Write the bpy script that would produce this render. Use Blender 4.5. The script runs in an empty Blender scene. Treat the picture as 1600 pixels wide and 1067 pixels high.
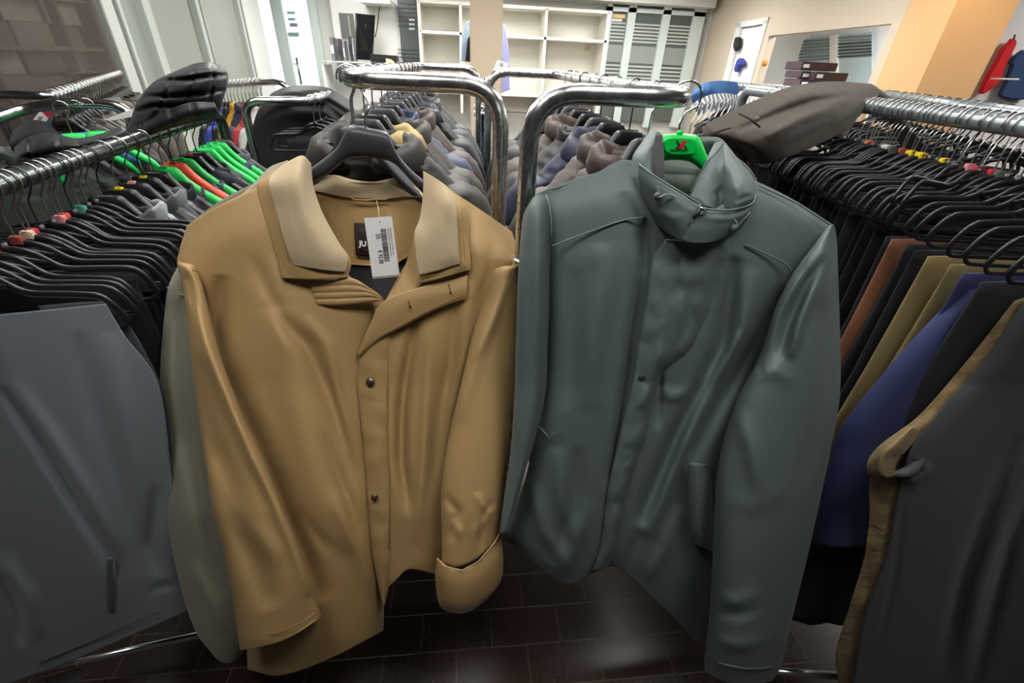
import bpy, bmesh, math, random
import numpy as np
from mathutils import Vector, Matrix
rnd = random.Random(7)
SC = bpy.context.scene
LIGHTS_DEF = [(-.5, .25, .5, .5, 16), (.55, .2, .5, .5, 18), (-1.3, 1.6, .6, .6, 11), (-.5, 1.72, .5, .45, 20), (.2, 1.6, .5, .45, 20), (1.5, 1.6, .6, .6, 11), (.1, 2.6, .6, .9, 11), (-1.6, 4.6, .6, 1.2, 24), (.3, 4.6, .6, 1.2, 24), (2.2, 4.6, .6, 1.2, 24), (-1.6, 7.3, .6, 1.2, 27), (.6, 7.3, .6, 1.2, 27), (2.6, 7.3, .6, 1.2, 27), (5.1, 6, .6, 1.2, 40), (4.6, 2.3, .6, 1.2, 16)]  # all panels out of view; last two added to brighten opening room and right wall
WORLD = .025
EXPO = 0.15
COL = SC.collection

# ------------------------------------------------------------------ camera frame
F = 700.0
HC = 1.70
_s = .049
_n = np.array([-_s, 1.0]) / math.hypot(_s, 1)
_tp = abs((93 + _s * 20) - 533.5) * _n[1] / F
_nad = _n * (F / _tp)
_g = np.array([_nad[0], _nad[1], F]); _g /= np.linalg.norm(_g)
_r = np.array([724 - 800, 91 - 533.5, F]); _r -= _g * (_r @ _g); _r /= np.linalg.norm(_r)
ROT = np.array([np.cross(_r, -_g), _r, -_g])      # world <- camera (x right, y down, z forward)
CAM = np.array([0, 0, HC])

def rays(px, py):
    px = np.asarray(px, float); py = np.asarray(py, float)
    d = np.stack([px - 800, py - 533.5, np.full(px.shape, F)], -1)
    return d @ ROT.T
def atY(px, py, Y):
    d = rays(px, py)
    return CAM + d * (np.asarray(Y) / d[..., 1])[..., None]
def atZ(px, py, Z):
    d = rays(px, py)
    return CAM + d * ((Z - HC) / d[..., 2])[..., None]
def atX(px, py, X):
    d = rays(px, py)
    return CAM + d * (X / d[..., 0])[..., None]
def A(px, py, Y): return Vector(atY(px, py, Y))

cam = bpy.data.cameras.new('camera'); cam.sensor_width = 36; cam.lens = F / 1600 * 36
cam.clip_start = .02
co = bpy.data.objects.new('camera', cam); COL.objects.link(co)
M3 = np.array([ROT[:, 0], -ROT[:, 1], -ROT[:, 2]]).T
co.matrix_world = Matrix.LocRotScale(Vector(CAM), Matrix(M3.tolist()).to_quaternion(), None)
SC.camera = co

# ------------------------------------------------------------------ materials
def new_mat(name):
    m = bpy.data.materials.new(name); m.use_nodes = True
    nt = m.node_tree; b = nt.nodes['Principled BSDF']
    return m, nt, b
def lin(c):
    return tuple(((v / 255) / 12.92 if v / 255 < .04045 else ((v / 255 + .055) / 1.055) ** 2.4) for v in c)
def plain(name, c, rough=.5, metal=0, spec=.5, emit=None, coat=0, alpha=1, trans=0):
    m, nt, b = new_mat(name)
    b.inputs['Base Color'].default_value = (*c, 1); b.inputs['Roughness'].default_value = rough
    b.inputs['Metallic'].default_value = metal; b.inputs['Specular IOR Level'].default_value = spec
    b.inputs['Coat Weight'].default_value = coat
    b.inputs['Transmission Weight'].default_value = trans
    if emit:
        b.inputs['Emission Color'].default_value = (*emit[0], 1); b.inputs['Emission Strength'].default_value = emit[1]
    return m
def fabric(name, c, rough=.6, sheen=.2, weave=900, bump=.15, crease=.25, var=.12, spec=.3, crscale=14):
    m, nt, b = new_mat(name); N = nt.nodes; L = nt.links
    tc = N.new('ShaderNodeTexCoord')
    n1 = N.new('ShaderNodeTexNoise'); n1.inputs['Scale'].default_value = weave; n1.inputs['Detail'].default_value = 2
    n2 = N.new('ShaderNodeTexNoise'); n2.inputs['Scale'].default_value = crscale; n2.inputs['Detail'].default_value = 3
    n2.inputs['Distortion'].default_value = .6
    for n in (n1, n2): L.new(tc.outputs['Object'], n.inputs['Vector'])
    mx = N.new('ShaderNodeMixRGB'); mx.blend_type = 'MIX'
    mx.inputs[1].default_value = (*[v * (1 - var) for v in c], 1); mx.inputs[2].default_value = (*[min(1, v * (1 + var)) for v in c], 1)
    L.new(n1.outputs['Fac'], mx.inputs[0]); L.new(mx.outputs[0], b.inputs['Base Color'])
    b1 = N.new('ShaderNodeBump'); b1.inputs['Strength'].default_value = crease; b1.inputs['Distance'].default_value = .01
    b2 = N.new('ShaderNodeBump'); b2.inputs['Strength'].default_value = bump; b2.inputs['Distance'].default_value = .001
    L.new(n2.outputs['Fac'], b1.inputs['Height']); L.new(n1.outputs['Fac'], b2.inputs['Height'])
    L.new(b1.outputs[0], b2.inputs['Normal']); L.new(b2.outputs[0], b.inputs['Normal'])
    b.inputs['Roughness'].default_value = rough; b.inputs['Specular IOR Level'].default_value = spec
    b.inputs['Sheen Weight'].default_value = sheen; b.inputs['Sheen Roughness'].default_value = .4
    b.inputs['Sheen Tint'].default_value = (*[min(1, .35 + .6 * v) for v in c], 1)
    return m
MC = {}
def fab(rgb, **k):
    key = (rgb, tuple(sorted(k.items())))
    if key not in MC: MC[key] = fabric('fabric_%02x%02x%02x' % rgb, lin(rgb), **k)
    return MC[key]
chrome = plain('chrome', (.74, .75, .76), .2, 1)
def worn_chrome():
    m, nt, b = new_mat('worn_chrome'); N = nt.nodes; L = nt.links
    tc = N.new('ShaderNodeTexCoord'); n = N.new('ShaderNodeTexNoise'); n.inputs['Scale'].default_value = 40; n.inputs['Detail'].default_value = 5
    L.new(tc.outputs['Object'], n.inputs['Vector'])
    r = N.new('ShaderNodeMapRange'); r.inputs[1].default_value = .3; r.inputs[2].default_value = .75; r.inputs[3].default_value = .2; r.inputs[4].default_value = .34
    L.new(n.outputs['Fac'], r.inputs[0]); L.new(r.outputs[0], b.inputs['Roughness'])
    b.inputs['Base Color'].default_value = (.74, .74, .73, 1); b.inputs['Metallic'].default_value = 1
    return m
wchrome = worn_chrome()
steel_grey = plain('grey_painted_tube', (.28, .32, .34), .3, .6)
dark_tube = plain('dark_plated_tube', (.16, .18, .175), .22, .9)
wire = plain('hook_wire', (.5, .49, .47), .28, 1)
dwire = plain('dark_hook_wire', (.06, .06, .06), .35, .8)
blackp = plain('black_plastic', (.012, .012, .013), .33)
greyp = plain('charcoal_plastic', (.035, .036, .044), .42)
greenp = plain('green_plastic', lin((30, 190, 85)), .4)
green2 = plain('bright_green_plastic', lin((0, 200, 75)), .4)
orangep = plain('orange_plastic', lin((235, 80, 50)), .4)
redp = plain('red_plastic', lin((190, 45, 60)), .4)
yellowp = plain('yellow_plastic', lin((225, 195, 40)), .4)
MARK = {'red': redp, 'yellow': yellowp, 'orange': plain('orange_marker', lin((215, 85, 55)), .4), 'teal': plain('teal_marker', lin((80, 165, 140)), .4),
        'pink': plain('pink_marker', lin((220, 140, 150)), .4), 'cream': plain('cream_marker', lin((215, 195, 170)), .4),
        'peach': plain('peach_marker', lin((220, 165, 140)), .4), 'clear': plain('clear_marker', lin((190, 200, 195)), .3),
        'grey': plain('grey_marker', lin((90, 95, 92)), .4), 'brick': plain('brick_marker', lin((150, 70, 60)), .4), 'green': greenp}
white = plain('white_paint', (.78, .79, .76), .5)
whitep = plain('white_paper', (.86, .86, .86), .6)
ink = plain('black_ink', (.01, .01, .01), .6)
blackm = plain('black_matte', (.008, .008, .009), .6)

# ------------------------------------------------------------------ object helpers
def put(o, parent=None):
    COL.objects.link(o)
    if parent:
        o.parent = parent; o.location = -Vector(parent['_w']) if '_w' in parent else (0, 0, 0)
    return o
def tag(o, label, cat, group=None):
    o['label'] = label; o['category'] = cat
    if group: o['group'] = group
    return o
WP = {}
def thing(name, loc, label, cat, group=None):
    o = bpy.data.objects.new(name, None); COL.objects.link(o); o.location = loc; o.empty_display_size = .05
    WP[o.name] = Vector(loc)
    return tag(o, label, cat, group)
def child(o, parent, world=True):
    o.parent = parent
    if world:
        off = Vector((0, 0, 0)); p = parent
        while p is not None:
            off += WP.get(p.name, Vector((0, 0, 0))); p = p.parent
        o.location = -off
        if parent.parent is not None: o.location = (0, 0, 0)
    return o
def mobj(name, verts, faces, mat, parent=None, smooth=True, world=True, kind=None):
    me = bpy.data.meshes.new(name); me.from_pydata([tuple(v) for v in verts], [], [tuple(f) for f in faces])
    if smooth: me.polygons.foreach_set('use_smooth', [True] * len(me.polygons))
    me.update()
    o = bpy.data.objects.new(name, me); COL.objects.link(o)
    if mat: me.materials.append(mat)
    if parent: child(o, parent, world)
    if kind: o['kind'] = kind
    return o
def bmobj(name, bm, mat, parent=None, smooth=False, world=True, kind=None):
    me = bpy.data.meshes.new(name); bm.normal_update(); bm.to_mesh(me); bm.free()
    if smooth:
        me.polygons.foreach_set('use_smooth', [True] * len(me.polygons))
    o = bpy.data.objects.new(name, me); COL.objects.link(o)
    if mat: me.materials.append(mat)
    if parent: child(o, parent, world)
    if kind: o['kind'] = kind
    return o
def crs(P, n):
    """Catmull-Rom resample rows of P (K,d) to n samples"""
    P = np.asarray(P, float); K = len(P)
    if K == 1: return np.repeat(P, n, 0)
    if K == 2:
        t = np.linspace(0, 1, n)[:, None]; s = P.shape[1:]
        t = t.reshape((n,) + (1,) * len(s)); return P[0] * (1 - t) + P[1] * t
    E = np.concatenate([2 * P[:1] - P[1:2], P, 2 * P[-1:] - P[-2:-1]], 0)
    t = np.linspace(0, K - 1 - 1e-9, n); i = t.astype(int); f = (t - i).reshape((n,) + (1,) * (P.ndim - 1))
    p0, p1, p2, p3 = E[i], E[i + 1], E[i + 2], E[i + 3]
    return .5 * (2 * p1 + (p2 - p0) * f + (2 * p0 - 5 * p1 + 4 * p2 - p3) * f ** 2 + (3 * p1 - p0 - 3 * p2 + p3) * f ** 3)
def snoise(x, y, seed=0, oct=5):
    r = np.random.RandomState(seed); z = np.zeros_like(x)
    for k in range(oct):
        a = r.uniform(0, 6.28); f = r.uniform(.6, 1.9); p = r.uniform(0, 6.28)
        z += np.sin((x * math.cos(a) + y * math.sin(a)) * f + p + 1.3 * np.sin((x * math.sin(a) - y * math.cos(a)) * f * .6 + p * 2))
    return z / oct
def interp(tab):
    xs = [t[0] for t in tab]; ys = [t[1] for t in tab]
    return lambda y: np.interp(y, xs, ys)
def poly_dist(px, py, pts):
    """distance to a polyline and a weight that fades out at its two ends"""
    seg = [math.hypot(b[0] - a[0], b[1] - a[1]) for a, b in zip(pts[:-1], pts[1:])]; tot = sum(seg); acc = 0
    d = np.full(px.shape, 1e9); q = np.zeros(px.shape)
    for (x0, y0), (x1, y1), sl in zip(pts[:-1], pts[1:], seg):
        dx, dy = x1 - x0, y1 - y0; L = dx * dx + dy * dy + 1e-9
        t = np.clip(((px - x0) * dx + (py - y0) * dy) / L, 0, 1)
        dd = np.hypot(px - x0 - t * dx, py - y0 - t * dy)
        q = np.where(dd < d, (acc + t * sl) / tot, q); d = np.minimum(d, dd); acc += sl
    return d, np.clip(np.sin(np.pi * q), 0, 1) ** .6
def shell(name, rows, YF, mat, parent=None, nu=40, nv=60, bulge=0., back=.006, folds=(), roll=0., rollv=(0, 0), noise=(0, 30, 0), stretch=3.0, fn=None, backround=True):
    """cloth panel: rows of (px, py[, off]) control points lofted on the depth profile YF, then closed with a back layer"""
    K = max(len(r) for r in rows)
    R = []
    for r in rows:
        r = np.array([tuple(p) + (0.,) * (3 - len(p)) for p in r], float)
        R.append(crs(r, nu))
    G = crs(np.array(R), nv)                       # nv, nu, 3
    px, py, off = G[..., 0], G[..., 1], G[..., 2]
    u = np.linspace(0, 1, nu)[None, :].repeat(nv, 0); v = np.linspace(0, 1, nv)[:, None].repeat(nu, 1)
    s = 2 * u - 1; e = np.sqrt(np.clip(1 - s ** 2, 0, 1))
    Y = YF(py) + off - bulge * e + roll * np.abs(s) ** 8
    Y = Y + rollv[0] * (1 - v) ** 10 + rollv[1] * v ** 14
    for pts, w, amp in folds:
        d, k = poly_dist(px, py, pts); ln = sum(math.hypot(b[0] - a[0], b[1] - a[1]) for a, b in zip(pts[:-1], pts[1:]))
        if ln < 110: amp = amp * (.25 + .3 * ln / 110); w = w * .85
        Y = Y - amp * k * np.exp(-(d / w) ** 2)
    if noise[0]: Y = Y - noise[0] * snoise(px / noise[1], py / (noise[1] * stretch), noise[2])
    if fn is not None: Y = Y - fn(px, py, u, v)
    fr = atY(px, py, Y)
    edge = np.minimum(1, 6 * np.minimum(np.minimum(u, 1 - u), np.minimum(v, 1 - v)) + .12)
    th = back * (np.maximum(e, .1) if backround else np.sqrt(edge))
    bk = atY(px, py, Y + th + .0015)
    n = nu * nv; V = np.concatenate([fr.reshape(-1, 3), bk.reshape(-1, 3)])
    Fc = []
    I = lambda a, b: a * nu + b
    for a in range(nv - 1):
        for b in range(nu - 1):
            Fc.append((I(a, b), I(a + 1, b), I(a + 1, b + 1), I(a, b + 1)))
            Fc.append((n + I(a, b), n + I(a, b + 1), n + I(a + 1, b + 1), n + I(a + 1, b)))
    for a in range(nv - 1):
        Fc.append((I(a, 0), n + I(a, 0), n + I(a + 1, 0), I(a + 1, 0)))
        Fc.append((I(a, nu - 1), I(a + 1, nu - 1), n + I(a + 1, nu - 1), n + I(a, nu - 1)))
    for b in range(nu - 1):
        Fc.append((I(0, b), I(0, b + 1), n + I(0, b + 1), n + I(0, b)))
        Fc.append((I(nv - 1, b), n + I(nv - 1, b), n + I(nv - 1, b + 1), I(nv - 1, b + 1)))
    return mobj(name, V, Fc, mat, parent)
def tube_data(pts, r, seg=10, closed=False, flat=1.0, cap=True):
    P = [Vector(p) for p in pts]; n = len(P)
    if not hasattr(r, '__len__'): r = [r] * n
    V = []; Fc = []
    T = []
    for i in range(n):
        a = P[(i - 1) % n] if (closed or i > 0) else P[i]; b = P[(i + 1) % n] if (closed or i < n - 1) else P[i]
        T.append((b - a).normalized())
    up = Vector((0, 0, 1)) if abs(T[0].z) < .9 else Vector((0, 1, 0))
    nrm = (up - T[0] * up.dot(T[0])).normalized()
    for i in range(n):
        nrm = (nrm - T[i] * nrm.dot(T[i])).normalized(); bn = T[i].cross(nrm)
        for k in range(seg):
            a = 2 * math.pi * k / seg
            V.append(P[i] + nrm * (math.cos(a) * r[i]) + bn * (math.sin(a) * r[i] * flat))
    m = n if closed else n - 1
    for i in range(m):
        for k in range(seg):
            i2 = (i + 1) % n
            Fc.append((i * seg + k, i2 * seg + k, i2 * seg + (k + 1) % seg, i * seg + (k + 1) % seg))
    if cap and not closed:
        Fc.append(tuple(range(seg - 1, -1, -1)) if False else tuple(range(seg)))
        Fc.append(tuple((n - 1) * seg + k for k in range(seg - 1, -1, -1)))
    return V, Fc
def merge(*ds):
    V = []; Fc = []
    for v, f in ds:
        o = len(V); V += list(v); Fc += [tuple(i + o for i in q) for q in f]
    return V, Fc
def tube(name, pts, r, mat, parent=None, **k):
    world = k.pop('world', True)
    V, Fc = tube_data(pts, r, **k); o = mobj(name, V, Fc, mat, parent, world=world)
    fixn(o); return o
def fixn(o):
    bm = bmesh.new(); bm.from_mesh(o.data); bmesh.ops.recalc_face_normals(bm, faces=bm.faces); bm.to_mesh(o.data); bm.free()
def bend(pts, rad=.06, n=6):
    """round the corners of a polyline"""
    P = [Vector(p) for p in pts]; out = [P[0]]
    for i in range(1, len(P) - 1):
        a = (P[i - 1] - P[i]); b = (P[i + 1] - P[i]); r = min(rad, a.length * .49, b.length * .49)
        a = P[i] + a.normalized() * r; b = P[i] + b.normalized() * r
        for k in range(n + 1):
            t = k / n; out.append(a * (1 - t) ** 2 + P[i] * 2 * t * (1 - t) + b * t * t)
    out.append(P[-1]); return out
def box(bm, lo, hi, mat=None):
    r = bmesh.ops.create_cube(bm, size=1)
    c = [(lo[i] + hi[i]) / 2 for i in range(3)]; s = [abs(hi[i] - lo[i]) for i in range(3)]
    for v in r['verts']: v.co = Vector((c[0] + v.co.x * s[0], c[1] + v.co.y * s[1], c[2] + v.co.z * s[2]))
    return r['verts']
def boxes(name, lst, mat, parent=None, bev=0, world=True, kind=None, rot=None):
    bm = bmesh.new()
    for lo, hi in lst: box(bm, lo, hi)
    if bev: bmesh.ops.bevel(bm, geom=bm.edges[:], offset=bev, segments=2, affect='EDGES', clamp_overlap=True)
    if rot is not None: bmesh.ops.transform(bm, matrix=rot, verts=bm.verts)
    return bmobj(name, bm, mat, parent, world=world, kind=kind)
def plate(name, outline, mat, parent, thick, bev=.0, dirv=(0, 1, 0), world=True, smooth=False):
    """extruded outline (list of 3-D points) along dirv"""
    bm = bmesh.new(); vs = [bm.verts.new(tuple(p)) for p in outline]; f = bm.faces.new(vs)
    r = bmesh.ops.extrude_face_region(bm, geom=[f]); ev = [g for g in r['geom'] if isinstance(g, bmesh.types.BMVert)]
    bmesh.ops.translate(bm, vec=Vector(dirv) * thick, verts=ev)
    bmesh.ops.recalc_face_normals(bm, faces=bm.faces)
    if bev:
        es = [e for e in bm.edges if len(e.link_faces) == 2 and any(len(fc.verts) > 4 for fc in e.link_faces)]
        bmesh.ops.bevel(bm, geom=es, offset=bev, segments=3, affect='EDGES', clamp_overlap=True)
    bmesh.ops.triangulate(bm, faces=[fc for fc in bm.faces if len(fc.verts) > 4])
    return bmobj(name, bm, mat, parent, smooth=smooth, world=world)
def smooth_outline(pts, n=60, closed=True):
    P = np.array(pts, float)
    if closed: P = np.concatenate([P, P[:1]])
    return crs(P, n)[:-1] if closed else crs(P, n)
def text_mesh(txt, size, bold=0):
    c = bpy.data.curves.new('txt', 'FONT'); c.body = txt; c.size = size; c.extrude = 0; c.offset = bold; c.resolution_u = 3
    o = bpy.data.objects.new('txt', c); COL.objects.link(o); bpy.context.view_layer.update()
    dg = bpy.context.evaluated_depsgraph_get(); me = bpy.data.meshes.new_from_object(o.evaluated_get(dg))
    V = [v.co.copy() for v in me.vertices]; Fc = [tuple(p.vertices) for p in me.polygons]
    bpy.data.objects.remove(o); return V, Fc
def text_on(name, txt, origin, ex, ey, size, mat, parent, bold=0, width=None):
    V, Fc = text_mesh(txt, size, bold)
    if width:
        w = max(v.x for v in V); k = width / w; V = [Vector((v.x * k, v.y, 0)) for v in V]
    ex = Vector(ex).normalized(); ey = Vector(ey).normalized()
    return mobj(name, [Vector(origin) + ex * v.x + ey * v.y for v in V], Fc, mat, parent, smooth=False)
ORD = ['front', 'second', 'third', 'fourth', 'fifth', 'sixth', 'seventh', 'eighth', 'ninth', 'tenth', 'eleventh', 'twelfth', 'thirteenth', 'fourteenth',
       'fifteenth', 'sixteenth', 'seventeenth', 'eighteenth', 'nineteenth', 'twentieth', 'twenty-first', 'twenty-second', 'twenty-third', 'twenty-fourth',
       'twenty-fifth', 'twenty-sixth', 'twenty-seventh', 'twenty-eighth', 'twenty-ninth', 'thirtieth', 'thirty-first', 'thirty-second', 'thirty-third',
       'thirty-fourth', 'thirty-fifth', 'thirty-sixth', 'thirty-seventh', 'thirty-eighth', 'thirty-ninth', 'fortieth', 'forty-first', 'forty-second', 'forty-third', 'forty-fourth', 'forty-fifth', 'forty-sixth']
def nth(i): return 'nearest' if i == 0 else ORD[i] + ' from the front'
# ================================================================== BEIGE JACKET
beige = fabric('beige_satin_twill', lin((163, 134, 90)), rough=.5, sheen=.12, weave=700, bump=.25, crease=.14, var=.08, spec=.32, crscale=9)
fleece = fabric('fleece_lining', lin((172, 154, 124)), rough=.9, sheen=.5, weave=700, bump=.5, crease=.1, var=.12)
lining = fabric('satin_lining', lin((168, 138, 92)), rough=.4, sheen=.2, weave=1500, bump=.05, crease=.2, var=.05, crscale=30)
darklin = fab((24, 23, 25), rough=.7)
thread = plain('stitch_thread', lin((150, 118, 70)), .7)
YB = interp([(200, .98), (260, .95), (400, .89), (500, .84), (600, .79), (700, .725), (800, .66), (900, .605), (1000, .555), (1067, .53)])
bj = thing('beige_jacket', A(560, 1000, .6), 'beige satin casual jacket with fleece collar and price tag, hanging open in front', 'jacket')
fl = [([(395, 400), (440, 500), (480, 540), (519, 627), (541, 695), (556, 770)], 12, -.014),
      ([(476, 495), (512, 540), (533, 634), (556, 720)], 9, .010),
      ([(505, 672), (524, 729), (546, 785), (565, 850)], 9, -.010),
      ([(350, 560), (380, 640), (428, 750), (460, 830), (505, 940)], 17, -.026),
      ([(430, 480), (456, 594), (494, 751), (540, 870)], 30, .016),
      ([(345, 430), (340, 520), (350, 570)], 12, -.02),
      ([(470, 800), (505, 850), (540, 868)], 10, -.010),
      ([(520, 770), (560, 860), (585, 930)], 14, .008),
      ([(430, 400), (425, 470), (450, 560)], 12, .006)]
shell('front_panel', [[(292, 352, .03), (340, 322, .02), (402, 292, .02), (472, 258, .03)],
      [(280, 392, .01), (345, 380), (420, 360), (507, 350)],
      [(278, 420, .0), (345, 430), (440, 440), (540, 425)],
      [(300, 470), (380, 472), (480, 475), (600, 470)],
      [(312, 540), (390, 542), (480, 545), (585, 545)],
      [(330, 640), (410, 645), (490, 650), (582, 655)],
      [(350, 760), (420, 765), (510, 770), (592, 770)],
      [(372, 900), (450, 900), (530, 900), (599, 895)],
      [(384, 1000), (450, 1000), (530, 985), (600, 945)],
      [(387, 1046), (440, 1055), (520, 1027), (599, 985)]], YB, beige, bj, 70, 120, bulge=.03, roll=.03, folds=fl, noise=(.0025, 26, 1))
fr = [([(650, 494), (635, 580), (628, 640), (627, 720), (640, 800)], 9, -.022),
      ([(676, 509), (668, 600), (662, 720), (650, 850)], 10, .011),
      ([(712, 470), (705, 560), (690, 640), (678, 760)], 10, -.012),
      ([(735, 440), (726, 560), (705, 650)], 12, .010),
      ([(742, 330), (748, 400), (745, 470)], 16, .012), ([(770, 380), (765, 425), (748, 470)], 10, -.010)]
shell('front_panel', [[(662, 268, .03), (712, 302, .03), (760, 334, .03), (800, 362, .03)],
      [(662, 330), (715, 370), (760, 392), (812, 398)],
      [(648, 385), (710, 418), (760, 424), (814, 422)],
      [(602, 472), (660, 480), (720, 490), (780, 500)],
      [(585, 545), (630, 550), (690, 560), (755, 570)],
      [(580, 600), (620, 610), (670, 620), (735, 620)],
      [(585, 750), (620, 755), (660, 760), (710, 760)],
      [(592, 860), (620, 865), (660, 868), (706, 870)],
      [(600, 924), (618, 907), (643, 889), (706, 905)]], YB, beige, bj, 60, 110, bulge=.02, roll=.02, folds=fr, noise=(.0025, 22, 2))
# zip beneath the placket
tube('zipper', atY(np.array([590, 586, 580, 572]), np.array([478, 495, 520, 545]), YB(np.array([478, 495, 520, 545])) - .018), .004, plain('zip_metal', (.12, .1, .08), .4, .7), bj, seg=6)
shell('placket', [[(566, 535, -.012), (588, 528, -.016), (612, 525, -.012)], [(557, 589, -.012), (585, 589, -.016), (611, 589, -.012)], [(564, 663, -.012), (588, 663, -.016), (610, 663, -.01)],
      [(574, 777, -.012), (595, 777, -.016), (615, 777, -.01)], [(581, 861, -.012), (598, 861, -.015), (613, 861, -.01)],
      [(589, 905, -.012), (598, 912, -.014), (608, 912, -.01)], [(598, 944, -.012), (600, 945, -.012), (602, 943, -.01)]], YB, beige, bj, 18, 90,
      bulge=.006, back=.004, noise=(.003, 16, 4), stretch=.8, folds=[([(565, 625), (605, 632)], 6, -.004), ([(570, 690), (608, 700)], 6, -.004), ([(580, 740), (612, 725)], 5, -.004), ([(585, 830), (610, 812)], 6, -.004)])
for x in (609,):
    tube('stitching', atY(np.array([606, 606, 605, 610, 608]), np.array([535, 600, 680, 770, 860]), YB(np.array([535, 600, 680, 770, 860])) - .0195), .0007, thread, bj, seg=5)
for (bx, by, rx) in ((578, 597, .0095), (585, 777, .008)):
    c = A(bx, by, float(YB(by)) - .026)
    bm = bmesh.new()
    bmesh.ops.create_cone(bm, cap_ends=True, segments=20, radius1=rx, radius2=rx * .86, depth=.004)
    bmesh.ops.bevel(bm, geom=[e for e in bm.edges if len(e.link_faces) == 2 and any(len(f.verts) > 4 for f in e.link_faces)], offset=.001, segments=2, affect='EDGES')
    d = Vector((-.15, -1, .45)).normalized(); q = d.to_track_quat('Z', 'Y')
    bmesh.ops.transform(bm, matrix=Matrix.LocRotScale(c, q, None), verts=bm.verts)
    b = bmobj('button', bm, plain('horn_button', lin((72, 52, 42)), .25, 0, .6, coat=.5), bj, smooth=True); b['label'] = 'dark brown four hole button'
    V, Fc = [], []
    for ox, oy in ((.002, .002), (-.002, .002), (.002, -.002), (-.002, -.002)):
        p = c + q @ Vector((ox, oy, .0024)); V2, F2 = tube_data([p, p - d * .0008], .0009, seg=6); V, Fc = merge((V, Fc), (V2, F2))
    mobj('thread_hole', V, Fc, ink, b)
# lapel facing and buttonhole flap
shell('lapel', [[(603, 468, -.02), (622, 440, -.015), (634, 412, -.005), (650, 362, 0)], [(606, 471, -.026), (634, 456, -.028), (648, 440, -.028), (654, 400, -.02)],
      [(610, 474, -.026), (640, 462, -.03), (650, 452, -.03), (659, 444, -.03)]], YB, beige, bj, 30, 20, back=.004, noise=(.003, 14, 5))
shell('placket_flap', [[(559, 552, -.022), (578, 506, -.026), (600, 470, -.03), (655, 449, -.034), (706, 437, -.036), (731, 430, -.03)],
      [(561, 556, -.022), (582, 520, -.028), (610, 490, -.034), (658, 466, -.038), (705, 456, -.04), (730, 450, -.034)],
      [(563, 558, -.018), (592, 530, -.026), (625, 513, -.03), (668, 490, -.034), (702, 475, -.036), (728, 467, -.03)]], YB, beige, bj, 60, 16, back=.004, noise=(.0015, 20, 6))
for (x0, y0, x1, y1) in ((637.5, 469, 641, 479), (701, 444, 704, 457)):
    p = [A(x0, y0, float(YB(y0)) - .0405), A(x1, y1, float(YB(y1)) - .0405)]
    o = tube('buttonhole', p, .0008, ink, bj, seg=6)
for (x1, y1) in ((641, 479), (704, 457)):
    tube('buttonhole_eyelet', [A(x1, y1, float(YB(y1)) - .0385), A(x1, y1, float(YB(y1)) - .0425)], .0022, ink, bj, seg=8)
tube('stitching', atY(np.array([565, 597, 630, 670, 703, 724]), np.array([551, 522, 506, 484, 470, 462]), YB(np.array([551, 522, 506, 484, 470, 462])) - np.array([.024, .031, .0345, .038, .0395, .035])), .0006, thread, bj, seg=5)
# quilted tab under the left collar
shell('collar_tab', [[(481, 437, -.03), (520, 436, -.036), (548, 434, -.036), (569, 444, -.034), (597, 466, -.024)],
      [(489, 458, -.03), (520, 457, -.036), (550, 456, -.036), (578, 458, -.034), (597, 467.5, -.024)],
      [(496, 477, -.028), (525, 477.5, -.034), (555, 475, -.034), (586, 471.5, -.03), (598, 469, -.024)]], YB, beige, bj, 50, 40, back=.008,
      fn=lambda px, py, u, v: .003 * np.sqrt(np.abs(np.sin(np.pi * v * 4))) - .003)
# collar
YCL = lambda y: YB(y) - .045
shell('collar', [[(417, 275, .05), (445, 255, .045), (472, 244, .05), (485, 255, .075)],
      [(402, 291, .035), (440, 285, .01), (470, 280, .015), (489, 290, .06)],
      [(412, 335, .02), (445, 333, 0), (475, 331, 0), (502, 330, .035)],
      [(425, 375, .012), (455, 375, -.004), (490, 373, -.004), (524, 371, .02)],
      [(435, 409, .01), (465, 410, -.004), (505, 408, -.004), (548, 407, .01)],
      [(441, 435, .01), (480, 437, 0), (515, 436, 0), (543, 434, .008)]], YCL, beige, bj, 44, 50, back=.008, noise=(.0012, 20, 8))
shell('collar_fleece', [[(424, 271, .03), (448, 254, .03), (472, 243, .035), (486, 255, .062)],
      [(420, 289, .0), (445, 284, -.006), (470, 280, 0), (490, 290, .046)],
      [(430, 325, -.002), (455, 328, -.01), (478, 330, -.01), (503, 330, .024)],
      [(440, 362, -.006), (465, 366, -.014), (493, 369, -.014), (525, 371, .01)],
      [(450, 395, -.006), (478, 399, -.014), (510, 402, -.014), (543, 402, .002)],
      [(459, 415, -.002), (485, 419, -.008), (512, 423, -.008), (539, 425, .0)]], YCL, fleece, bj, 44, 50, back=.006, noise=(.0015, 18, 9))
shell('collar', [[(662, 268, .08), (687, 283, .05), (712, 304, .03), (731, 322, .03)],
      [(662, 300, .055), (690, 312, .015), (714, 325, .0), (732, 342, .02)],
      [(657, 340, .035), (685, 352, .0), (714, 363, -.004), (733, 375, .015)],
      [(648, 366, .02), (685, 383, -.004), (714, 395, -.006), (735, 400, .01)],
      [(652, 405, .01), (685, 415, -.004), (716, 412, -.006), (736, 412, .01)],
      [(656, 443, .006), (685, 436, -.002), (712, 428, -.002), (736, 421, .01)]], YCL, beige, bj, 40, 50, back=.008, noise=(.0012, 20, 10))
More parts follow.
